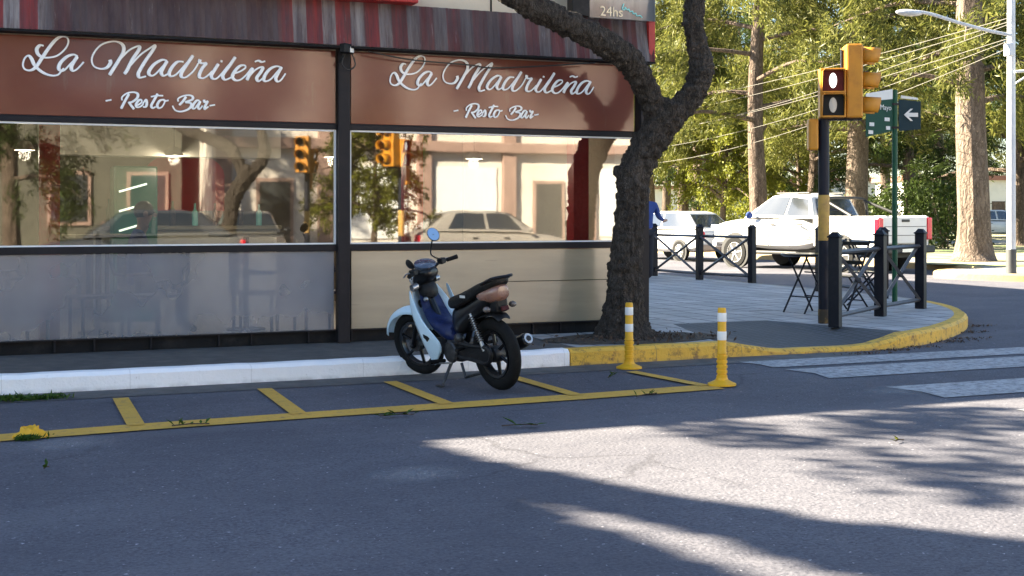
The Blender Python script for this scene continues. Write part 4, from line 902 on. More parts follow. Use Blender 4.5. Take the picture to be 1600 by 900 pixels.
# side covers and tail
secs = []
for (x, zt, zb, hw) in ((0.50, 0.64, 0.42, 0.06), (0.42, 0.65, 0.40, 0.1), (0.28, 0.68, 0.45, 0.115), (0.12, 0.74, 0.56, 0.115), (-0.02, 0.79, 0.64, 0.105), (-0.1, 0.82, 0.69, 0.095)):
    zm = (zt+zb)/2; hh = (zt-zb)/2
    secs.append([(x, hw*math.copysign(abs(math.cos(t))**0.7, math.cos(t)), zm+hh*math.copysign(abs(math.sin(t))**0.7, math.sin(t))) for t in [2*math.pi*i/14 for i in range(14)]])
MB().loft(secs).build('side_cover', 'gloss_black', bk, subsurf=1)
secs = []
for (x, zt, zb, hw) in ((0.07, 0.78, 0.725, 0.112), (0.0, 0.825, 0.70, 0.116), (-0.09, 0.85, 0.695, 0.108), (-0.15, 0.855, 0.715, 0.088), (-0.185, 0.845, 0.75, 0.05)):
    zm = (zt+zb)/2; hh = (zt-zb)/2
    secs.append([(x, hw*math.copysign(abs(math.cos(t))**0.8, math.cos(t)), zm+hh*math.copysign(abs(math.sin(t))**0.8, math.sin(t))) for t in [2*math.pi*i/14 for i in range(14)]])
MB().loft(secs).build('tail_panel', 'tail', bk, subsurf=1)
b = MB(); b.tube(catmull([(-0.04, 0.105, 0.86), (-0.17, 0.095, 0.905), (-0.23, 0.05, 0.915), (-0.245, 0, 0.915), (-0.23, -0.05, 0.915), (-0.17, -0.095, 0.905), (-0.04, -0.105, 0.86)], 6), 0.013, 8); b.build('grab_rail', 'gloss_black', bk)
# rear mudguard
rows = [[(x, hw*u, z-0.03*abs(u)) for u in (-1, -0.6, 0, 0.6, 1)] for x, z, hw in ((0.3, 0.52, 0.07), (0.2, 0.58, 0.08), (0.05, 0.62, 0.085), (-0.06, 0.645, 0.08), (-0.12, 0.63, 0.07), (-0.16, 0.59, 0.06))]
shell(rows, 'black', 'rear_mudguard')
MB().cbox((0, 0, 0), (0.012, 0.07, 0.035), Matrix.Translation((-0.18, 0, 0.665)) @ Matrix.Rotation(R(20), 4, 'Y')).build('rear_reflector', 'dark_red', bk, 0.004)
MB().box((-0.15, -0.06, 0.63), (-0.02, 0.06, 0.74)).build('tail_underside', 'black', bk, 0.02)
for sy in (-1, 1):
    MB().sphere((-0.11, sy*0.125, 0.67), (0.035, 0.03, 0.025), 10, 7).build('rear_turn_signal', 'smoked', bk)
    b = MB(); b.tube([(0.02, sy*0.1, 0.33), (0.055, sy*0.105, 0.42)], 0.017, 10); b.tube([(0.055, sy*0.105, 0.42), (0.14, sy*0.11, 0.62)], 0.013, 10)
    for i in range(11):
        p0 = Vector((0.05, sy*0.105, 0.41)).lerp(Vector((0.13, sy*0.11, 0.59)), i/10); b.lathe([(0.02, -0.005), (0.028, 0), (0.02, 0.005)], 12, Matrix.Translation(p0) @ Matrix.Rotation(R(23), 4, 'Y'))
    b.build('shock_absorber', 'metal' , bk)
    b = MB(); b.tube([(0.0, sy*0.085, 0.292), (0.2, sy*0.09, 0.30), (0.38, sy*0.08, 0.31)], [0.018, 0.02, 0.022], 8); b.build('swingarm', 'gloss_black', bk)
# chain case
b = MB(); b.tube(catmull([(-0.05, 0.1, 0.34), (0.0, 0.1, 0.36), (0.2, 0.1, 0.355), (0.4, 0.1, 0.36), (0.42, 0.1, 0.30), (0.38, 0.1, 0.255), (0.2, 0.1, 0.245), (0.0, 0.1, 0.235), (-0.06, 0.1, 0.29)], 5, True), 0.018, 8, closed=True); b.box((-0.05, 0.096, 0.25), (0.4, 0.108, 0.345)); b.build('chain_case', 'black', bk)
# engine
b = MB(); b.cbox((0.47, 0, 0.29), (0.2, 0.2, 0.18)); b.build('crankcase', 'engine', bk, 0.03)
b = MB(); b.lathe([(0, 0), (0.085, 0), (0.09, 0.02), (0.08, 0.035), (0.0, 0.04)], 20, Matrix.Translation((0.47, 0.1, 0.285)) @ Matrix.Rotation(R(-90), 4, 'X')); b.build('engine_cover', 'engine', bk)
b = MB()
for i in range(7): b.cbox((0.60+i*0.02, 0, 0.31), (0.009, 0.15, 0.13))
b.cbox((0.66, 0, 0.31), (0.15, 0.1, 0.1)); b.build('cylinder_fins', 'engine', bk)
b = MB(); b.sphere((0.37, 0.09, 0.40), (0.05, 0.04, 0.045), 12, 8); b.build('carburettor', 'engine', bk)
b = MB(); b.tube([(0.62, -0.05, 0.42), (0.45, -0.03, 0.5), (0.3, 0, 0.56)], 0.025, 8); b.tube([(0.86, 0, 0.68), (0.7, 0, 0.42), (0.45, 0, 0.38), (0.4, 0, 0.3)], 0.03, 8); b.tube([(0.4, 0, 0.34), (0.2, 0, 0.66), (-0.15, 0, 0.76)], 0.025, 8); b.build('frame', 'gloss_black', bk)
# exhaust on the right side
b = MB(); b.tube(catmull([(0.72, -0.05, 0.25), (0.74, -0.11, 0.19), (0.6, -0.14, 0.165), (0.4, -0.15, 0.17), (0.2, -0.16, 0.22)], 6), 0.018, 8); ex = b.build('exhaust_pipe', 'engine', bk)
b = MB(); b.tube([(0.22, -0.165, 0.225), (0.17, -0.168, 0.245), (-0.13, -0.185, 0.37), (-0.165, -0.187, 0.383)], [0.025, 0.05, 0.055, 0.05], 16); b.build('muffler', 'gloss_black', ex)
b = MB(); b.tube([(-0.16, -0.1868, 0.381), (-0.185, -0.188, 0.391)], [0.046, 0.04], 16); b.build('muffler_cap', 'metal', ex)
b = MB(); b.tube([(-0.18, -0.1878, 0.389), (-0.189, -0.1883, 0.393)], [0.022, 0.022], 12); b.build('muffler_outlet', 'black', ex)
for sy in (-1, 1):
    MB().tube([(0.6, sy*0.1, 0.2), (0.6, sy*0.25, 0.215)], [0.015, 0.02], 8).build('footpeg', 'rubber', bk)
    MB().tube([(0.3, sy*0.1, 0.33), (0.26, sy*0.2, 0.335)], [0.012, 0.017], 8).build('passenger_peg', 'rubber', bk)
b = MB(); b.tube([(0.5, 0.1, 0.2), (0.46, 0.22, 0.07), (0.45, 0.255, 0.037)], [0.014, 0.012, 0.012], 8); b.cbox((0.46, 0.265, 0.04), (0.08, 0.035, 0.008)); b.build('side_stand', 'engine', bk)
b = MB(); b.tube([(0.36, 0.1, 0.2), (0.28, 0.13, 0.1)], [0.012, 0.011], 8); b.tube([(0.36, -0.1, 0.2), (0.28, -0.13, 0.1)], [0.012, 0.011], 8); b.tube([(0.28, 0.13, 0.1), (0.28, -0.13, 0.1)], 0.011, 8); b.build('centre_stand', 'engine', bk)
b = MB(); b.tube(catmull([(0.46, 0.13, 0.2), (0.5, 0.16, 0.2), (0.66, 0.16, 0.185)], 5), 0.008, 6); b.tube([(0.66, 0.14, 0.185), (0.66, 0.2, 0.19)], 0.012, 8); b.build('gear_lever', 'metal', bk)
b = MB()
b.tube(catmull([sm((0.85, 0.2, 0.95)), (0.97, 0.1, 0.86), (1.0, 0.05, 0.7), sm((1.05, 0.06, 0.4))], 6), 0.005, 6); b.tube(catmull([sm((0.85, -0.2, 0.95)), (0.98, -0.08, 0.86), (0.95, 0, 0.7), (0.8, 0.02, 0.5)], 6), 0.005, 6); b.build('control_cable', 'black_cable', bk)

# ================================================================== DELINEATORS
def delineator(loc, label, h=0.6):
    t = thing('delineator_post', label, 'bollard', loc, group='yellow delineator posts at the end of the parking bays')
    MB().lathe([(0, 0.0), (0.115, 0.0), (0.115, 0.014), (0.08, 0.028), (0.05, 0.045), (0.046, 0.06)], 24).build('base', 'yellow_post', t)
    prof = [(0.044, 0.045)]
    for i in range(5): z = 0.06+i*0.04; prof += [(0.044, z), (0.044, z+0.02), (0.037, z+0.022), (0.037, z+0.036), (0.044, z+0.038)]
    prof += [(0.036, 0.27), (0.034, h-0.012), (0.03, h), (0, h)]
    sh = MB().lathe(prof, 24).build('shaft', 'yellow_post', t)
    for z in (h-0.26, h-0.11): MB().lathe([(0.0362, z), (0.0372, z+0.004), (0.0372, z+0.066), (0.0362, z+0.07)], 24).build('reflective_band', 'reflect', t)
    return t
p = G(1128, 603); d1 = delineator((p.x, p.y, 0.008), 'nearer yellow flexible post at the outer corner of the parking bays', 0.625)
p = G(983, 576); d2 = delineator((p.x, p.y, 0.004), 'yellow flexible post standing closer to the yellow kerb', 0.59)
p = G(47, 684); st = thing('broken_post_base', 'broken yellow stump of a flexible post on the parking line', 'bollard', (p.x, p.y, 0.008))
b = MB(); b.lathe([(0, 0), (0.1, 0), (0.1, 0.014), (0.07, 0.03), (0.055, 0.05), (0.05, 0.055), (0.03, 0.045), (0, 0.04)], 20)
rs = random.Random(6); b.v = [(x*(1+rs.uniform(-.12, .12)), y*(1+rs.uniform(-.12, .12)), z*(1+rs.uniform(-.2, .3))) for x, y, z in b.v]; b.build('rubber_base', 'yellow_post', st)
leaves('grass_tuft', 'leaf_fresh', st, [(-0.01, -0.1, 0.012)], 110, (0.035, 0.01, 0.006), (0.05, 0.015), 2)

# ================================================================== TRAFFIC SIGNAL
def signal(loc, rz, label):
    t = thing('traffic_signal', label, 'traffic light', loc, rz, 'traffic signals')
    MB().cyl((0, 0, 0), (0, 0, 2.318), 0.062, 20).build('pole', 'pole_dark', t)
    MB().lathe([(0.0635, 0.94), (0.0645, 0.945), (0.0645, 1.45), (0.0635, 1.455)], 20).build('yellow_band', 'pole_yellow', t)
    MB().lathe([(0.064, 0.003), (0.066, 0.1), (0.064, 0.16)], 20).build('rusty_foot', 'pole_foot', t)
    # pedestrian head facing the road (-y)
    h = MB().box((-0.07, -0.19, 2.32), (0.215, -0.02, 2.875)).build('pedestrian_head', 'signal', t, 0.012)
    for z, m in ((2.735, 'lens_red'), (2.46, 'lens_off')):
        b = MB(); b.box((-0.045, -0.197, z-0.115), (0.19, -0.189, z+0.115)); b.build('lens', m, h, 0.003)
        b = MB(); b.lathe([(0, 0.012), (0.6, 0.01), (1, 0)], 20, Matrix.Translation((0.07, -0.197, z)) @ Matrix.Rotation(R(90), 4, 'X') @ Matrix.Diagonal((0.043, 0.085, 1, 1))); b.build('lit_figure', 'lens_lit' if m == 'lens_red' else 'dim_figure', h)
        b = MB()
        sec = [(-0.05, -0.12), (-0.05, 0.1), (-0.03, 0.12), (0.175, 0.12), (0.195, 0.1), (0.195, -0.12)]
        b.add([(x, -0.19, z+q) for x, q in sec]+[(x, -0.27 if q > 0 else -0.21, z+q) for x, q in sec], [(i, i+1, 7+i, 6+i) for i in range(5)]); b.build('visor', 'signal', h, solid=0.006)
        MB().box((-0.05, -0.215, z-0.137), (0.195, -0.19, z-0.12)).build('lens_frame', 'signal', h)
    # vehicle head facing +x
    v = MB().box((0.225, -0.16, 2.32), (0.41, 0.16, 3.15)).build('vehicle_head', 'signal', t, 0.02)
    MB().box((0.195, 0.0, 2.3), (0.224, 0.05, 3.1)).build('mounting_bar', 'pole_dark', t)
    for i in range(3):
        z = 2.455+i*0.28
        MB().cyl((0.411, 0, z), (0.425, 0, z), 0.1, 20).build('lens', 'lens_off', v)
        b = MB(); ang = [R(-35+i_*250/16) for i_ in range(17)]
        b.add([(0.41, 0.115*math.cos(a), z+0.115*math.sin(a)) for a in ang]+[(0.60+0.03*math.sin(a), 0.118*math.cos(a), z-0.01+0.112*math.sin(a)) for a in ang], [(k, k+1, 18+k, 17+k) for k in range(16)], True); b.build('visor', 'signal', v, solid=0.006)
    MB().box((-0.05, -0.06, 2.3), (0.42, 0.06, 2.325)).build('bracket', 'pole_dark', t)
    MB().box((-0.18, -0.09, 1.96), (-0.07, 0.09, 2.32)).build('control_box', 'signal', t, 0.025)
    return t
sg = signal((8.63, 11.78, 0.15), R(-27), 'yellow traffic light on a dark pole with a yellow band at the pavement corner')
copy_tree(sg, (7.4, -0.4, 0.0), R(150), 'yellow traffic light across the street, seen mirrored in the window')

# ================================================================== STREET NAME POST
gp = G(1398, 472, 0.15)
gn = thing('street_name_post', 'slim green street name post with plates and a white arrow behind the railing', 'sign', gp, -YAW)
k_ = 17.3/1950
MB().cyl((0, 0, 0), (0, 0, 2.98), 0.038, 14).build('pole', 'green', gn)
def plate(name, pts, m, par=gn):
    b = MB(); f = [Vector(p) for p in pts]; nrm = (f[1]-f[0]).cross(f[2]-f[0]).normalized()*0.006
    b.add([p-nrm for p in f]+[p+nrm for p in f], [(0, 3, 2, 1), (4, 5, 6, 7), (0, 1, 5, 4), (1, 2, 6, 5), (2, 3, 7, 6), (3, 0, 4, 7)]); return b.build(name, m, par)
a1 = Vector((-0.5, -0.32, 0)); 
P1 = plate('name_plate', [(-0.49, -0.3, 2.30), (-0.045, -0.03, 2.40), (-0.045, -0.03, 2.86), (-0.49, -0.3, 2.80)], 'green_plate')
plate('white_top_band', [(-0.49, -0.308, 2.79), (-0.045, -0.038, 2.85), (-0.045, -0.038, 2.99), (-0.49, -0.308, 2.90)], 'plate_white')
P2_ = plate('arrow_plate', [(0.045, -0.03, 2.40), (0.37, 0.02, 2.43), (0.37, 0.02, 2.82), (0.045, -0.03, 2.85)], 'navy_plate')
plate('arrow_plate_edge', [(0.07, -0.04, 2.86), (0.33, 0.0, 2.84), (0.32, 0.0, 2.87), (0.08, -0.04, 2.9)], 'plate_white')
b = MB(); ar_ = [(-0.1, 0), (0.0, 0.085), (0.035, 0.085), (-0.03, 0.028), (0.11, 0.028), (0.11, -0.028), (-0.03, -0.028), (0.035, -0.085), (0.0, -0.085)]
b.prism(ar_, 0, 0.006, Matrix.Translation((0.215, -0.02, 2.63)) @ Matrix.Rotation(math.atan2(0.05, 0.325), 4, 'Z') @ Matrix.Rotation(R(90), 4, 'X')); b.build('white_arrow', 'plate_white', P2_)
az = math.atan2(0.27, 0.445)
for body, sz, u, z in (('de Mayo', 0.105, 0.6, 2.69), ):
    me = textmesh(body, sz, 0.002); me.materials.append(M['plate_white']); o = link(bpy.data.objects.new('street_name', me)); o.parent = P1
    c = Vector((-0.49, -0.3, 0)).lerp(Vector((-0.045, -0.03, 0)), u); o.location = (c.x+0.006, c.y-0.011, z); o.rotation_euler = (R(90), 0, az)
for u, z, wd in ((0.78, 2.56, 0.1), (0.16, 2.37, 0.09), (0.82, 2.44, 0.08), (0.2, 2.48, 0.09)):
    c = Vector((-0.49, -0.3, z)).lerp(Vector((-0.045, -0.03, z)), u); MB().cbox((0, 0, 0), (wd, 0.006, 0.05), Matrix.Translation((c.x+0.005, c.y-0.009, z)) @ Matrix.Rotation(az, 4, 'Z')).build('number_patch', 'plate_white', P1)
for z in (2.45, 2.78): MB().cbox((0, 0, z), (0.1, 0.09, 0.03)).build('clamp', 'black', gn)

# ================================================================== RAILINGS
def railing(pts, label, h=1.0, post_w=0.13, ph=None):
    o = Vector(pts[0]); t = thing('iron_railing', label, 'railing', o, group='iron railings around the corner')
    q = [Vector(p)-o for p in pts]; ang = [math.atan2((b_-a).y, (b_-a).x) for a, b_ in zip(q, q[1:])]
    hw = post_w/2
    for i, p in enumerate(q):
        m_ = Matrix.Translation(p) @ Matrix.Rotation(ang[min(i, len(ang)-1)], 4, 'Z')
        b = MB(); b.box((-hw, -hw, 0), (hw, hw, h), m_); b.box((-hw-0.012, -hw-0.012, h), (hw+0.012, hw+0.012, h+0.02), m_)
        b.add([(-hw, -hw, h+0.02), (hw, -hw, h+0.02), (hw, hw, h+0.02), (-hw, hw, h+0.02), (-hw*0.5, -hw*0.5, h+0.065), (hw*0.5, -hw*0.5, h+0.065), (hw*0.5, hw*0.5, h+0.065), (-hw*0.5, hw*0.5, h+0.065)], [(0,1,5,4),(1,2,6,5),(2,3,7,6),(3,0,4,7),(4,5,6,7)], False, m_)
        b.build('post', 'fence', t, 0.006)
    for a, b_ in zip(q, q[1:]):
        d = (b_-a).normalized(); a2 = a+d*hw; b2_ = b_-d*hw
        for z in (h-0.16, 0.12): MB().tube([a2+Vector((0, 0, z)), b2_+Vector((0, 0, z))], 0.026, 4, True).build('rail', 'fence_rail', t)
        MB().tube([a2+Vector((0, 0, h-0.17)), b2_+Vector((0, 0, 0.13))], 0.026, 4).build('cross_bar', 'fence_rail', t)
        nrm = Vector((-d.y, d.x, 0))*0.03
        MB().tube([a2+Vector((0, 0, 0.13))+nrm, b2_+Vector((0, 0, h-0.17))+nrm], 0.026, 4).build('cross_bar', 'fence_rail', t)
        md_ = (a2+b2_)/2+Vector((0, 0, h/2-0.02))+nrm*0.5; MB().cbox(md_, (0.05, 0.05, 0.06)).build('boss', 'fence', t)
    return t
Z = 0.15
railing([(8.45, 11.33, Z), (9.86, 12.33, Z), (11.14, 13.12, Z)], 'black iron railing with crossed bars beside the traffic light, nearest the camera', 0.98, 0.12)
railing([(11.95, 14.9, Z), (12.1, 16.6, Z)], 'black iron railing behind the table and folding chairs, beyond the green post', 0.98)
fa, fb, fc = G(1175, 442, Z), G(1093, 437, Z), G(1022, 431, Z); fd = fc+(fc-fb)*0.9
railing([fa, fb, fc, fd], 'black iron railing along the cross street in front of the white cars', 0.98, 0.11)
p = G(1022, 431, Z)
# ================================================================== TABLE AND CHAIRS
tb = thing('folding_table', 'round black folding table beside the traffic light pole on the pavement', 'table', G(1262, 488, Z), R(10))
MB().lathe([(0, 0.70), (0.3, 0.705), (0.33, 0.72), (0.335, 0.735), (0.33, 0.742), (0, 0.742)], 28).build('tabletop', 'gloss_black', tb)
for sy in (-1, 1):
    MB().tube([(-0.24, sy*0.18, 0), (0.18, sy*0.18, 0.70)], 0.012, 8).build('leg', 'fence', tb)
    MB().tube([(0.24, sy*0.15, 0), (-0.18, sy*0.15, 0.70)], 0.012, 8).build('leg', 'fence', tb)
for x, z in ((-0.12, 0.2), (0.12, 0.5), (0.12, 0.2)): MB().tube([(x, -0.17, z), (x, 0.17, z)], 0.009, 6).build('stretcher', 'fence', tb)
def folding_chair(loc, rz, label, first=[None]):
    if first[0]: return copy_tree(first[0], loc, rz, label)
    t = thing('folding_chair', label, 'chair', loc, rz, 'black folding chairs behind the railing')
    b = MB()
    for i in range(5): b.box((-0.2, -0.2+i*0.082, 0.44), (0.2, -0.14+i*0.082, 0.455))
    b.build('seat', 'gloss_black', t, 0.004)
    for sx in (-1, 1):
        MB().tube([(sx*0.2, -0.24, 0), (sx*0.2, 0.0, 0.44), (sx*0.2, 0.22, 0.9)], 0.013, 8).build('leg', 'fence', t)
        MB().tube([(sx*0.18, 0.25, 0), (sx*0.18, -0.17, 0.44)], 0.012, 8).build('leg', 'fence', t)
    for z, y in ((0.86, 0.2), (0.74, 0.15), (0.62, 0.09)): MB().box((-0.2, y-0.01, z-0.025), (0.2, y+0.01, z+0.025)).build('back_slat', 'gloss_black', t, 0.004)
    MB().tube([(-0.18, 0.12, 0.14), (0.18, 0.12, 0.14)], 0.009, 6).build('stretcher', 'fence', t)
    first[0] = t; return t
folding_chair(G(1322, 486, Z), R(-75), 'black folding chair just right of the traffic light pole behind the railing')
folding_chair(G(1350, 476, Z), R(60), 'black folding chair behind the middle railing post, turned towards the first one')

# ================================================================== VEHICLES  (local: +x forward, y left)
def car_wheel(root, c, r, wd, spokes=9):
    sgn = 1 if c[1] > 0 else -1; m_ = Matrix.Translation(c) @ Matrix.Rotation(R(90)*-sgn, 4, 'X')
    b = MB(); b.lathe([(r*0.62, -wd/2), (r*0.9, -wd/2), (r, -wd*0.3), (r, wd*0.3), (r*0.93, wd/2), (r*0.66, wd/2), (r*0.62, wd*0.3)], 32, m_); wl = b.build('wheel', 'rubber', root)
    b = MB(); b.lathe([(r*0.63, wd*0.2), (r*0.68, wd*0.47), (r*0.62, wd*0.47), (r*0.58, wd*0.15)], 32, m_)
    for i in range(spokes):
        a = 2*math.pi*i/spokes; b.tube([m_ @ Vector((0.03*math.cos(a), 0.03*math.sin(a), wd*0.42)), m_ @ Vector((r*0.62*math.cos(a+.1), r*0.62*math.sin(a+.1), wd*0.4))], [r*0.07, r*0.055], 6)
    b.lathe([(0, wd*0.47), (r*0.16, wd*0.45), (r*0.17, wd*0.35)], 16, m_); b.build('rim', 'alloy', wl)
    b = MB(); b.lathe([(0, wd*0.02), (r*0.61, wd*0.02), (r*0.61, 0), (0, 0)], 24, m_); b.build('brake_disc', 'car_trim', wl)
    return wl
def ring(x, pts): return [(x, y, z) for y, z in pts]+[(x, -y, z) for y, z in reversed(pts)]
def quadpatch(b, f, u0, u1, v0, v1, off, n=4):
    vs = [f(u0+(u1-u0)*i/n, v0+(v1-v0)*j/n, off) for i in range(n+1) for j in range(n+1)]
    b.add(vs, [(i*(n+1)+j, i*(n+1)+j+1, (i+1)*(n+1)+j+1, (i+1)*(n+1)+j) for i in range(n) for j in range(n)], True)
def greenhouse(root, base, roof, m, windows):
    """base/roof: [(x, halfwidth, z)] rear to front, same count"""
    b = MB(); secs = []
    n = len(base)
    bl = [Vector((x, w, z)) for x, w, z in base]; rl = [Vector((x, w, z)) for x, w, z in roof]
    vs = [tuple(p) for p in bl]+[tuple(p) for p in rl]+[(p.x, -p.y, p.z) for p in bl]+[(p.x, -p.y, p.z) for p in rl]
    fs = []
    for i in range(n-1):
        fs += [(i, i+1, n+i+1, n+i), (2*n+i, 3*n+i, 3*n+i+1, 2*n+i+1), (n+i, n+i+1, 3*n+i+1, 3*n+i)]
    fs += [(0, n, 3*n, 2*n), (n-1, 2*n+n-1, 3*n+n-1, 2*n-1)]
    b.add(vs, fs); g = b.build('cabin', m, root, 0.075)
    def side(sgn):
        def f(u, v, off):
            t = u*(n-1); i = min(int(t), n-2); q = t-i; p = bl[i].lerp(bl[i+1], q).lerp(rl[i].lerp(rl[i+1], q), v); return (p.x, sgn*(p.y+off), p.z+off*0.2)
        return f
    for (u0, u1, v0, v1) in windows:
        for sgn in (1, -1):
            b = MB(); quadpatch(b, side(sgn), u0, u1, v0, v1, 0.012); b.build('side_window', 'car_glass', g)
    def end(i, dx):
        def f(u, v, off):
            p = Vector((bl[i].x, bl[i].y*(1-2*u), bl[i].z)).lerp(Vector((rl[i].x, rl[i].y*(1-2*u), rl[i].z)), v); return (p.x+dx*off, p.y, p.z+off*0.5)
        return f
    b = MB(); quadpatch(b, end(0, -1), 0.08, 0.92, 0.1, 0.9, 0.014); b.build('rear_window', 'car_glass', g)
    b = MB(); quadpatch(b, end(n-1, 1), 0.06, 0.94, 0.06, 0.94, 0.014); b.build('windscreen', 'car_glass', g)
    return g
def sedan(loc, rz, label, paint):
    t = thing('parked_car', label, 'car', loc, rz, 'cars parked along the street'); hw = 0.85
    secs = []
    for (x, zb, zt, w_) in ((-2.1, 0.5, 0.82, 0.68), (-2.06, 0.36, 0.93, 0.78), (-1.9, 0.28, 0.97, 0.83), (-1.3, 0.24, 0.97, hw), (0, 0.22, 0.94, hw), (1.0, 0.24, 0.92, hw), (1.7, 0.26, 0.83, 0.82), (2.0, 0.32, 0.72, 0.75), (2.1, 0.42, 0.6, 0.62)):
        secs.append(ring(x, [(w_*0.8, zb), (w_*0.97, zb+0.08), (w_, (zb+zt)/2), (w_*0.97, zt-0.1), (w_*0.86, zt)]))
    body = MB().loft(secs).build('body', paint, t, subsurf=1)
    greenhouse(t, [(-1.85, 0.72, 0.95), (-0.9, 0.76, 0.95), (0.2, 0.76, 0.93), (1.1, 0.72, 0.9)], [(-1.25, 0.55, 1.40), (-0.8, 0.58, 1.46), (0.05, 0.58, 1.46), (0.4, 0.56, 1.41)], paint, [(0.2, 0.52, 0.12, 0.88), (0.55, 0.88, 0.12, 0.88)])
    for x in (-1.28, 1.3):
        for sy in (-1, 1):
            b = MB(); b.lathe([(0, 0), (0.35, 0), (0.35, 0.02), (0, 0.02)], 24, Matrix.Translation((x, sy*0.845, 0.3)) @ Matrix.Rotation(R(90)*-sy, 4, 'X')); b.build('wheel_arch', 'car_trim', t)
            car_wheel(t, (x, sy*0.78, 0.3), 0.3, 0.19)
    for sy in (-1, 1):
        MB().cbox((-2.03, sy*0.66, 0.76), (0.12, 0.24, 0.2)).build('tail_lamp', 'red_lamp', t, 0.03)
        MB().cbox((1.98, sy*0.6, 0.62), (0.2, 0.28, 0.12)).build('headlight', 'lamp_glass', t, 0.03)
        MB().sphere((0.85, sy*0.93, 0.98), (0.06, 0.1, 0.06), 10, 7).build('wing_mirror', paint, t)
        for x in (0.25, -0.6): MB().cbox((x, sy*0.855, 0.78), (0.14, 0.02, 0.025)).build('door_handle', 'car_trim', t)
    MB().box((-2.14, -0.72, 0.32), (-2.0, 0.72, 0.5)).build('rear_bumper', 'rust_bumper', t, 0.04)
    MB().cbox((-2.105, 0, 0.75), (0.03, 0.5, 0.11)).build('number_plate', 'car_trim', t, 0.005)
    return t
hd = R(90)+R(7.8)
p = Vector((18.3, 30.9, 0)); u = Vector((math.cos(hd), math.sin(hd), 0)); nv = Vector((-u.y, u.x, 0))
s1 = sedan(p+u*2.1-nv*0.85, hd, 'white sedan parked ahead of the pickup, its wheel behind the far railing', 'car_white')
c2 = sedan((11.6, -6.5, 0), R(3), 'dull silver car across the street, mirrored in the right window', 'car_silver')
c3 = sedan((2.6, -3.2, 0), R(182), 'dark car across the street, mirrored in the left window', 'car_dark')
copy_tree(c3, (5.9, -9, 0), R(95), 'dark car further off across the street, mirrored beside the dark post')
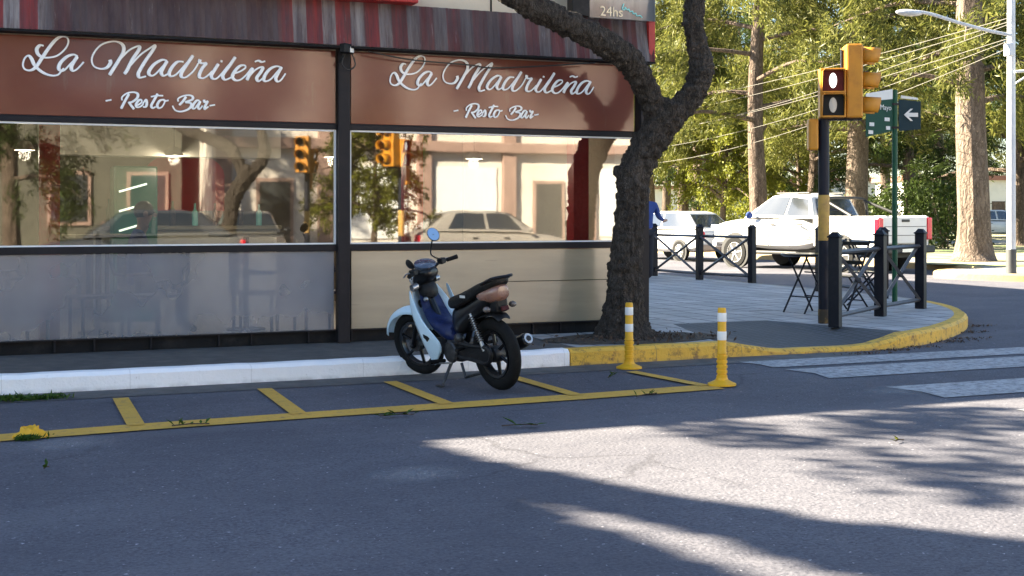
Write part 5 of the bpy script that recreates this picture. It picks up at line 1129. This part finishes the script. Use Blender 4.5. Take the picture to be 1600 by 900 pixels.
def pickup(loc, rz, label):
    t = thing('pickup_truck', label, 'pickup', loc, rz); P = 'car_white'
    secs = []
    for (x, zb, zt, w_) in ((-0.72, 0.5, 1.27, 0.92), (0.0, 0.46, 1.28, 0.93), (1.0, 0.46, 1.28, 0.93), (1.35, 0.5, 1.28, 0.92), (2.0, 0.55, 1.24, 0.92), (2.45, 0.55, 1.17, 0.88), (2.62, 0.55, 1.05, 0.78), (2.67, 0.6, 0.92, 0.66)):
        secs.append(ring(x, [(w_*0.85, zb), (w_*0.98, zb+0.08), (w_, (zb+zt)/2), (w_*0.985, zt-0.12), (w_*0.88, zt)]))
    MB().loft(secs).build('body', P, t, subsurf=1)
    # load bed
    b = MB()
    for sy in (-1, 1):
        secs = [[(x, sy*y, z) for y, z in ((0.80, 0.56), (0.91, 0.6), (0.935, 0.92), (0.925, 1.29), (0.84, 1.31), (0.83, 0.66))] for x in (-2.5, -1.6, -0.75)]
        b.loft(secs)
    b.box((-2.5, -0.83, 0.66), (-0.75, 0.83, 0.72)); b.box((-0.8, -0.83, 0.66), (-0.75, 0.83, 1.28)); b.build('load_bed', P, t)
    tg = MB().box((-2.58, -0.76, 0.68), (-2.505, 0.76, 1.28)).build('tailgate', P, t, 0.015)
    for z in (0.86, 1.06): MB().box((-2.588, -0.72, z), (-2.579, 0.72, z+0.012)).build('tailgate_crease', 'car_trim', tg)
    MB().box((-2.6, -0.13, 1.17), (-2.579, 0.13, 1.23)).build('tailgate_handle', 'car_trim', tg, 0.006)
    MB().box((-2.72, -0.88, 0.46), (-2.5, 0.88, 0.63)).build('rear_bumper', 'car_trim', t, 0.03)
    MB().box((-2.735, -0.3, 0.49), (-2.721, 0.3, 0.59)).build('bumper_step', 'alloy', t)
    for sy in (-1, 1): MB().box((-2.6, sy*0.85-0.085, 0.76), (-2.46, sy*0.85+0.085, 1.27)).build('tail_lamp', 'red_lamp', t, 0.025)
    greenhouse(t, [(-0.7, 0.84, 1.24), (0.1, 0.85, 1.25), (0.8, 0.85, 1.26), (1.6, 0.8, 1.26)], [(-0.48, 0.68, 1.77), (0.0, 0.71, 1.84), (0.4, 0.71, 1.84), (0.72, 0.69, 1.8)], P, [(0.06, 0.36, 0.12, 0.86), (0.4, 0.9, 0.12, 0.86)])
    b = MB(); b.tube(catmull([(-0.85, 0.85, 1.29), (-0.88, 0.74, 1.64), (-0.88, 0.5, 1.73), (-0.88, -0.5, 1.73), (-0.88, -0.74, 1.64), (-0.85, -0.85, 1.29)], 5), 0.035, 8)
    for sy in (-1, 1): b.tube([(-0.88, sy*0.68, 1.68), (-1.8, sy*0.87, 1.31)], 0.033, 8)
    b.build('roll_bar', 'car_trim', t)
    for sy in (-1, 1):
        MB().tube([(-0.35, sy*0.6, 1.86), (0.65, sy*0.6, 1.86)], 0.02, 8).build('roof_rail', 'car_trim', t)
        MB().sphere((1.2, sy*0.98, 1.32), (0.06, 0.1, 0.09), 12, 8).build('wing_mirror', 'blue_cloth', t)
        MB().box((-0.3, sy*0.93-0.06, 0.38), (1.15, sy*0.93+0.06, 0.45)).build('side_step', 'car_trim', t, 0.02)
        for x in (0.5, -0.35): MB().cbox((x, sy*0.935, 1.1), (0.16, 0.025, 0.035)).build('door_handle', 'car_trim', t)
        MB().cbox((2.5, sy*0.72, 1.0), (0.28, 0.3, 0.16)).build('headlight', 'lamp_glass', t, 0.04)
        for x in (0.25, 0.92): MB().cbox((x-0.3, sy*0.932, 0.88), (0.012, 0.012, 0.62)).build('door_gap', 'car_trim', t)
        for x in (-1.55, 1.72):
            b = MB(); b.lathe([(0, 0), (0.46, 0), (0.47, 0.01), (0.46, 0.03), (0, 0.03)], 28, Matrix.Translation((x, sy*0.915, 0.42)) @ Matrix.Rotation(R(90)*-sy, 4, 'X')); b.build('wheel_arch', 'car_trim', t)
            car_wheel(t, (x, sy*0.84, 0.39), 0.39, 0.25, 6)
    MB().box((-2.4, -0.6, 0.35), (2.3, 0.6, 0.5)).build('chassis', 'car_trim', t)
    MB().box((2.55, -0.75, 0.5), (2.7, 0.75, 0.68)).build('front_bumper', P, t, 0.04)
    return t
hd2 = R(90)+R(13); u = Vector((math.cos(hd2), math.sin(hd2), 0)); nv = Vector((-u.y, u.x, 0)); p = Vector((18.5, 23.1, 0)); pk = pickup(p+u*2.8-nv*0.98, hd2, 'white pickup truck with red tail lamps parked across the cross street')

pk.scale = (1.05, 1.05, 1.02)
# ================================================================== LAMP POLE AND CABLES
lp = G(1580, 427, Z); ld = 25.7
lt = thing('street_lamp', 'tall pale grey lamp pole with a long arm at the park edge', 'street lamp', lp)
def LP(px, py, d=ld): return D(px, py, d)-lp
MB().cyl((0, 0, 0), (0, 0, 0.5), 0.105, 18).build('pole_base', 'dark_pole_base', lt)
MB().tube([(0, 0, 0.5), (0, 0, 3.2), (0, 0, 9)], [0.09, 0.085, 0.07], 16).build('pole', 'galv', lt)
MB().tube(catmull([LP(1580, 55), LP(1545, 48), LP(1500, 36), LP(1455, 22), LP(1430, 18)], 5), 0.035, 8).build('arm', 'galv', lt)
b = MB(); b.sphere((0, 0, 0), (0.28, 0.11, 0.07), 14, 8); o = b.build('lamp_head', 'galv', lt, loc=LP(1420, 20)); o.rotation_euler = (0, R(4), -YAW)
MB().cbox(LP(1577, 78, ld-0.1), (0.16, 0.16, 0.26)).build('junction_box', 'galv', lt, 0.02)
MB().tube([LP(1585, 112), LP(1640, 108)], 0.03, 6).build('bracket', 'galv', lt); MB().tube([LP(1587, 130), LP(1618, 110)], 0.02, 6).build('bracket_brace', 'galv', lt)
cnt = 0
for (y0, y1, sg_, lab) in ((28, 172, 0.25, 'topmost pale overhead cable sloping from the street lamp to behind the tree'), (34, 188, 0.3, 'second overhead cable from the top, close under the topmost one'), (38, 212, 0.45, 'third overhead cable from the top, sagging gently'), (60, 215, 0.3, 'fourth overhead cable from the top, starting below the lamp arm'), (64, 236, 0.5, 'fifth overhead cable from the top, second lowest of the bundle'), (75, 258, 0.6, 'lowest and most sagging of the overhead cables')):
    a = D(1576, y0, ld); e = D(955, y1, 62.0); pts = [a.lerp(e, t)-Vector((0, 0, sg_*4*t*(1-t)*1.1)) for t in [i/24 for i in range(25)]]
    MB().tube(pts, 0.0065, 5).build('overhead_cable', 'cable', label=lab, cat='cable', group='overhead cables')

# ================================================================== PARK TREES
def pine(seed, h, cr, z0, m_leaf, m_bark, tr_r, nclump, per, lean=0.0, size=(0.24, 0.04)):
    rs = random.Random(seed); t = thing('pine_tree', '', 'tree', (0, 0, 0), 0, 'trees in the park')
    top = Vector((lean*h, 0.3*lean*h, h))
    path = [Vector((0, 0, -0.05)), Vector((0.02, 0, 0.25)), Vector((lean*1.0, 0, 1.2)), Vector((lean*2.5+rs.uniform(-.1, .1), rs.uniform(-.1, .1), h*0.35)), Vector((lean*h*0.7, rs.uniform(-.2, .2), h*0.7)), top]
    b = MB(); c = catmull(path, 7); rad = interp([tr_r*1.7, tr_r*1.25, tr_r*1.02, tr_r*0.9, tr_r*0.55, 0.04], 0, len(c)); b.tube(c, rad, 14)
    b.v = [(x*(1+0.05*math.sin(7*math.atan2(y, x+1e-6)+z)), y*(1+0.05*math.sin(5*math.atan2(y, x+1e-6)+z*1.3)), z) for x, y, z in b.v]
    cl = []
    nb = 26
    for i in range(nb):
        f = (i+0.5)/nb; z = z0+(h-z0)*f; q = path[3].lerp(top, max(0, (z-h*0.35)/(h*0.65))) if z > h*0.35 else Vector((lean*z, 0, z))
        q = Vector((q.x, q.y, z)); a = i*2.4+rs.uniform(-.4, .4); ln = cr*(1.05-0.6*f)*rs.uniform(0.6, 1.1)
        e = q+Vector((math.cos(a)*ln, math.sin(a)*ln, rs.uniform(-0.2, 0.9)-0.1*ln)); mid = q.lerp(e, 0.5)+Vector((0, 0, 0.35))
        b.tube(catmull([q, mid, e], 4), interp([0.09*(1.1-f), 0.05, 0.015], 0, 9), 6)
        k = max(3, int(nclump/nb))
        for j in range(k):
            u_ = rs.uniform(0.3, 1.05); w_ = q.lerp(mid, u_*2) if u_ < 0.5 else mid.lerp(e, u_*2-1)
            cl.append(w_+Vector((rs.gauss(0, .3), rs.gauss(0, .3), rs.gauss(-0.25, .35))))
    b.build('trunk', m_bark, t)
    plumes('crown', m_leaf, t, cl, per, 1.0, 0.15, size, seed)
    return t
def put(proto, px, d, label, rz, sc, used=set()):
    r = ray(px, HORY); loc = (r.x*d, r.y*d, Z)
    if id(proto) not in used:
        used.add(id(proto)); proto.location = loc; proto.rotation_euler = (0, 0, rz); proto.scale = (sc, sc, sc); proto['label'] = label; return proto
    return copy_tree(proto, loc, rz, label, None, (sc, sc, sc))
pA = pine(1, 15, 4.2, 3.9, 'leaf_pine', 'pine_bark', 0.4, 400, 120)
pB = pine(2, 14, 4.6, 3.3, 'leaf_pine', 'dark_bark2', 0.26, 400, 120, 0.03)
pC = pine(3, 12, 4.0, 2.4, 'leaf_dark', 'dark_bark2', 0.24, 340, 120, -0.03)
pD = pine(4, 6.5, 3.0, 1.6, 'leaf_yellow', 'dark_bark2', 0.13, 160, 110, 0.05, (0.15, 0.085))
put(pA, 1521, 32.6, 'thick pale-trunked pine at the park edge just left of the street lamp', 0.4, 1.0)
put(pB, 1186, 44, 'tall pine rising behind the gap between the white sedan and the pickup', 1.2, 1.15)
put(pA, 1338, 47, 'stout pine directly behind the traffic light and the pickup cab', 2.4, 1.05)
put(pC, 1423, 56, 'dark slim pine behind the pickup tailgate', 0.2, 1.1)
put(pB, 1068, 58, 'slender pine leaning slightly, seen above the white sedan', 3.3, 1.0)
put(pC, 1088, 66, 'thin dark pine close to the right of the leaning one above the sedan', 4.0, 1.0)
put(pC, 1590, 48, 'dark pine standing behind the street lamp pole', 2.0, 1.1)
put(pD, 1128, 56, 'small yellow-green tree glowing in the sun between the sedan and the tall pine', 0.0, 1.0)
put(pB, 1268, 62, 'pine far back to the left of the traffic light', 5.0, 1.1)
put(pA, 1010, 60, 'pine partly hidden by the street tree trunk', 1.0, 1.05)
put(pB, 1470, 66, 'pine far back between the pickup tailgate and the thick trunk', 2.7, 1.15)
put(pC, 1215, 78, 'distant dark pine behind the tall one over the pickup bonnet', 1.7, 1.2)
put(pB, 1385, 84, 'distant pine behind the green street name post', 0.9, 1.3)
put(pA, 1120, 88, 'distant pine above the yellow-green small tree', 2.2, 1.3)
put(pC, 1040, 90, 'distant dark pine at the left end of the park row', 3.0, 1.3)
put(pD, 1250, 68, 'small yellow-green tree far behind the pickup windscreen', 2.0, 1.2)
put(pA, 1720, 44, 'pine at the right edge of the photo beyond the lamp pole', 3.6, 1.0)
put(pC, 1500, 104, 'remotest dark pine behind the thick trunk', 2.6, 1.4)
put(pC, 1165, 110, 'remotest dark pine left of the pickup bonnet', 5.2, 1.5)
# hedge and distant things
def shrub(px, d, rx, h, label, m, seed, rz=0):
    r = ray(px, HORY); t = thing('shrub', label, 'shrub', (r.x*d, r.y*d, Z), rz, 'shrubs in the park'); rs = random.Random(seed)
    c = [(rs.uniform(-rx, rx), rs.uniform(-rx, rx)*0.6, rs.uniform(0.15, h)) for i in range(int(40*rx))]
    leaves('foliage', m, t, c, 60, (0.25, 0.25, 0.2), (0.16, 0.08), seed)
    b = MB()
    for i in range(6): b.tube([(rs.uniform(-.2, .2)*rx, rs.uniform(-.2, .2), 0), (rs.uniform(-.6, .6)*rx, rs.uniform(-.3, .3), h*0.8)], [0.03, 0.012], 6)
    b.build('stem', 'dark_bark2', t); return t
shrub(1478, 44, 1.1, 2.3, 'dark rounded shrub right of the pickup tailgate', 'leaf_dark', 21)
shrub(1432, 50, 1.6, 2.4, 'broad dark shrub behind the pickup tailgate', 'leaf_dark', 22)
shrub(1375, 52, 1.5, 2.0, 'dark shrub behind the pickup bed', 'leaf_dark', 23)
shrub(1150, 74, 2.0, 1.8, 'sunlit shrub far behind the gap between the two white vehicles', 'leaf_yellow', 24)
def house(px, d, w_, dp, h, label, rz, m='far_wall'):
    r = ray(px, HORY); t = thing('house', label, 'house', (r.x*d, r.y*d, 0.1), rz, 'houses beyond the park')
    MB().box((-w_/2, 0, 0), (w_/2, dp, h)).build('wall', m, t); MB().box((-w_/2-0.3, -0.3, h), (w_/2+0.3, dp+0.3, h+0.35)).build('roof', 'far_roof', t)
    n = max(2, int(w_/3.5))
    for i in range(n):
        x = -w_/2+(i+0.5)*w_/n; f = MB().box((x-0.6, -0.06, 1.0), (x+0.6, 0.02, 2.4)).build('window', 'white_trim', t); MB().box((x-0.5, -0.08, 1.1), (x+0.5, -0.061, 2.3)).build('pane', 'opp_win', f)
    MB().box((-0.5, -0.05, 0), (0.5, 0.03, 2.2)).build('door', 'dark_bark2', t); return t
house(1100, 120, 22, 8, 3.6, 'long pale house glimpsed beyond the trees above the white sedan', -YAW)
house(1270, 125, 18, 8, 4.5, 'pale house glimpsed beyond the trees behind the pickup cab', -YAW)
house(1560, 95, 14, 8, 3.8, 'pale house glimpsed between the thick trunk and the lamp pole', -YAW)
house(1430, 130, 20, 8, 4.2, 'pale house glimpsed beyond the trees behind the pickup tailgate', -YAW)
r_ = ray(1556, HORY); copy_tree(s1, (r_.x*64, r_.y*64, 0.1), R(-20), 'white car far off between the thick trunk and the lamp pole')

# ================================================================== OPPOSITE SIDE OF THE STREET (seen in the windows)
ob = thing('opposite_building', 'sunlit white two-storey building with brownish pilasters across the street, mirrored in the right window', 'building', (0, -13, 0.14))
MB().box((5.6, -10, 0), (34, 0, 8.2)).build('wall', 'opp_wall', ob)
for i, x in enumerate((5.9, 8.9, 12.0, 14.8, 17.6, 20.4)):
    MB().box((x-0.22, 0.002, 0), (x+0.22, 0.2, 7.6)).build('pilaster', 'opp_trim', ob, 0.02)
for z in (3.15, 7.6): MB().box((5.6, 0.002, z), (34, 0.32, z+0.32)).build('cornice', 'opp_trim', ob, 0.03)
for i, x in enumerate((7.4, 10.45, 13.4, 16.2, 19.0)):
    f = MB().box((x-0.75, 0.002, 4.3), (x+0.75, 0.07, 6.6)).build('window', 'opp_trim', ob); MB().box((x-0.62, 0.071, 4.42), (x+0.62, 0.08, 6.48)).build('pane', 'opp_win', f)
    if i in (0, 3):
        f = MB().box((x-0.55, 0.002, 0.05), (x+0.55, 0.07, 2.3)).build('door', 'opp_trim', ob); MB().box((x-0.45, 0.071, 0.2), (x+0.45, 0.08, 2.2)).build('pane', 'opp_win', f)
    else:
        f = MB().box((x-1.0, 0.002, 0.5), (x+1.0, 0.05, 2.7)).build('shutter', 'white_trim', ob)
b2o = thing('opposite_house', 'grey-green low house across the street, mirrored in the left window', 'house', (0, -15, 0.14))
MB().box((-12, -8, 0), (5.0, 0, 4.6)).build('wall', 'opp_dark', b2o); MB().box((-12.2, -8, 4.6), (5.2, 0.5, 4.9)).build('roof', 'far_roof', b2o)
for x in (-4, -1, 1.8, 4): f = MB().box((x-0.6, 0.002, 0.9), (x+0.6, 0.07, 2.5)).build('window', 'opp_trim', b2o); MB().box((x-0.5, 0.071, 1.0), (x+0.5, 0.08, 2.4)).build('pane', 'opp_win', f)
copy_tree(tr, (4.3, -2.6, 0.0), R(40), 'forked street tree across the street, mirrored in the left window')
copy_tree(pC, (0.2, -8, 0.1), 1.0, 'dark tree across the street, mirrored at the left window edge', None, (0.8, 0.8, 0.8))
copy_tree(pD, (8.9, -7.6, 0.1), 2.0, 'yellowish young tree across the street, mirrored beside the dark post', None, (0.6, 0.6, 0.6))
copy_tree(sg, (6.5, -4.8, 0.0), R(120), 'farther yellow traffic light across the street, mirrored at the right end of the left window')

# ================================================================== UNSEEN TREE ADDED LEFT OF THE VIEW (its crown is shaped to cast the road shade)
COT = 1/math.tan(SUN_EL)
lt_ = thing('street_tree', 'unseen leafy tree added left of the view, its crown shaped to shade the road', 'tree', (-7.2, 11.1, 0.15))
def up(x, y, z): return (x+SH[0]*COT*z+7.2, y+SH[1]*COT*z-11.1, z-0.15)
def inside(p, poly):
    x, y = p; c = False
    for (x1, y1), (x2, y2) in zip(poly, poly[1:]+poly[:1]):
        if (y1 > y) != (y2 > y) and x < (x2-x1)*(y-y1)/(y2-y1)+x1: c = not c
    return c
shade = [(-2.2, 7.9), (2.3, 7.9), (2.38, 7.08), (2.5, 6.55), (2.74, 6.14), (2.97, 5.57), (3.5, 4.68), (4.0, 4.07), (4.6, 3.2), (4.9, 2.4), (3.4, 2.4), (3.25, 3.2), (3.02, 4.0), (2.84, 4.72), (2.62, 5.26), (2.36, 5.68), (2.38, 5.3), (2.47, 4.85), (2.56, 4.4), (2.62, 4.0), (2.72, 3.3), (2.8, 2.4), (-2.2, 2.4)]  # wanted shadow outline on the road; crown leaves are projected up from it
rs = random.Random(77); cc = []
while len(cc) < 25000:
    x, y = rs.uniform(-2.2, 4.9), rs.uniform(2.4, 7.9)
    if inside((x, y), shade): cc.append(up(x+rs.gauss(0, .012), y+rs.gauss(0, .012), rs.uniform(6.3, 7.8)))
for px, py, ln, dens in ((1110, 664, 240, 50), (1250, 688, 260, 80), (1480, 648, 260, 150), (1340, 655, 180, 60), (1460, 672, 240, 90), (1500, 735, 240, 60), (1400, 725, 260, 50), (1560, 775, 120, 40), (1430, 752, 200, 30), (1560, 705, 160, 40), (1120, 676, 180, 40), (1570, 660, 140, 60)):
    zc = rs.uniform(6.4, 7.6)
    for j in range(int(dens*0.8)):
        g = G(px+ln*rs.uniform(-.5, .5)*rs.choice((1, 1, .6)), py+rs.gauss(0, 9)); cc.append(up(g.x, g.y, zc+rs.gauss(0, .05)))
leaves('crown', 'leaf_dark', lt_, cc, 1, (0.01, 0.01, 0.01), (0.2, 0.12), 9)
b = MB(); b.tube(catmull([(0, 0, -0.02), (0, 0, 0.4), (-0.1, 0.05, 2), (0.1, 0.1, 4), (0, 0.3, 5.2)], 6), interp([0.34, 0.25, 0.21, 0.18, 0.15], 0, 25), 14)
for (x, y, z) in ((0, 4.5, 7.0), (1.5, 5.5, 7), (0.5, 6.5, 7.2), (2.0, 6.7, 7.1), (1.6, 3.2, 6.8)):
    q = Vector(up(x, y, z)); b.tube(catmull([(0, 0.3, 5.0), Vector((0, 0.3, 5.0)).lerp(q, 0.5)+Vector((0, 0, 0.4)), q], 6), interp([0.11, 0.07, 0.02], 0, 13), 8)
b.build('trunk', 'bark', lt_)

# ================================================================== SMALL THINGS ON THE ROAD
def twig(px, py, label, n, m, sz, seed, rz=0.0, stem=0.12):
    p = G(px, py); t = thing('fallen_twig', label, 'twig', (p.x, p.y, 0.004), rz, 'fallen twigs and leaves on the road'); rs = random.Random(seed)
    MB().tube([(-stem, 0, 0.012), (0, 0.01, 0.015), (stem, -0.005, 0.011)], 0.004, 5).build('stem', 'dark_bark2', t)
    b = MB()
    for i in range(n):
        x = rs.uniform(-stem, stem); a = rs.uniform(0, 6.28); L_ = sz*rs.uniform(0.7, 1.3); h = rs.uniform(0.01, 0.05)
        dx, dy = math.cos(a), math.sin(a); b.add([(x, 0, 0.012), (x+dx*L_*.4-dy*L_*.2, dy*L_*.4+dx*L_*.2, 0.012+h*.7), (x+dx*L_, dy*L_, 0.01+h), (x+dx*L_*.4+dy*L_*.2, dy*L_*.4-dx*L_*.2, 0.012+h*.5)], [(0, 1, 2, 3)])
    b.build('leaf', m, t, solid=0.001); return t
twig(620, 652, 'dark green twig lying on the yellow line below the motorcycle', 12, 'leaf_fresh', 0.06, 1)
twig(812, 668, 'bright green sprig with one upright leaf just above the sunlit patch', 5, 'leaf_fresh', 0.1, 2, R(-10))
twig(72, 735, 'single green leaf on the road below the broken stump', 2, 'leaf_fresh', 0.07, 3, 1.2, 0.03)
twig(298, 667, 'small green twig on the yellow line in the second bay from the left', 8, 'leaf_fresh', 0.05, 4)
twig(1010, 620, 'tiny dark twig on the yellow line left of the nearer post', 6, 'leaf_fresh', 0.045, 5, 0.4)
twig(955, 590, 'scatter of green leaves inside the last parking bay', 7, 'leaf_fresh', 0.04, 6, 0.9)
twig(1405, 692, 'yellowish leaf lying in the dappled sunlight', 3, 'leaf_yellow', 0.05, 7, 0.3, 0.04)
gr = leaves('gutter_grass', 'leaf_fresh', None, [tuple(G(x, y))[:2]+(0.02,) for x, y in ((8, 626), (25, 625), (45, 626), (62, 625), (80, 624), (18, 628), (-10, 627))], 60, (0.07, 0.025, 0.01), (0.06, 0.015), 31)
tag(gr, 'thin grass growing in the gutter by the white kerb at the left edge', 'grass', kind='stuff')
gd = leaves('gutter_litter', 'dark_bark2', None, [tuple(G(x, y))[:2]+(0.012,) for x, y in ((1520, 520), (1510, 530), (1530, 510), (1490, 535), (1440, 543), (1400, 548), (1350, 553))], 60, (0.12, 0.06, 0.002), (0.03, 0.015), 32)
tag(gd, 'dark leaf litter collected against the curved yellow kerb', 'leaf litter', kind='stuff')
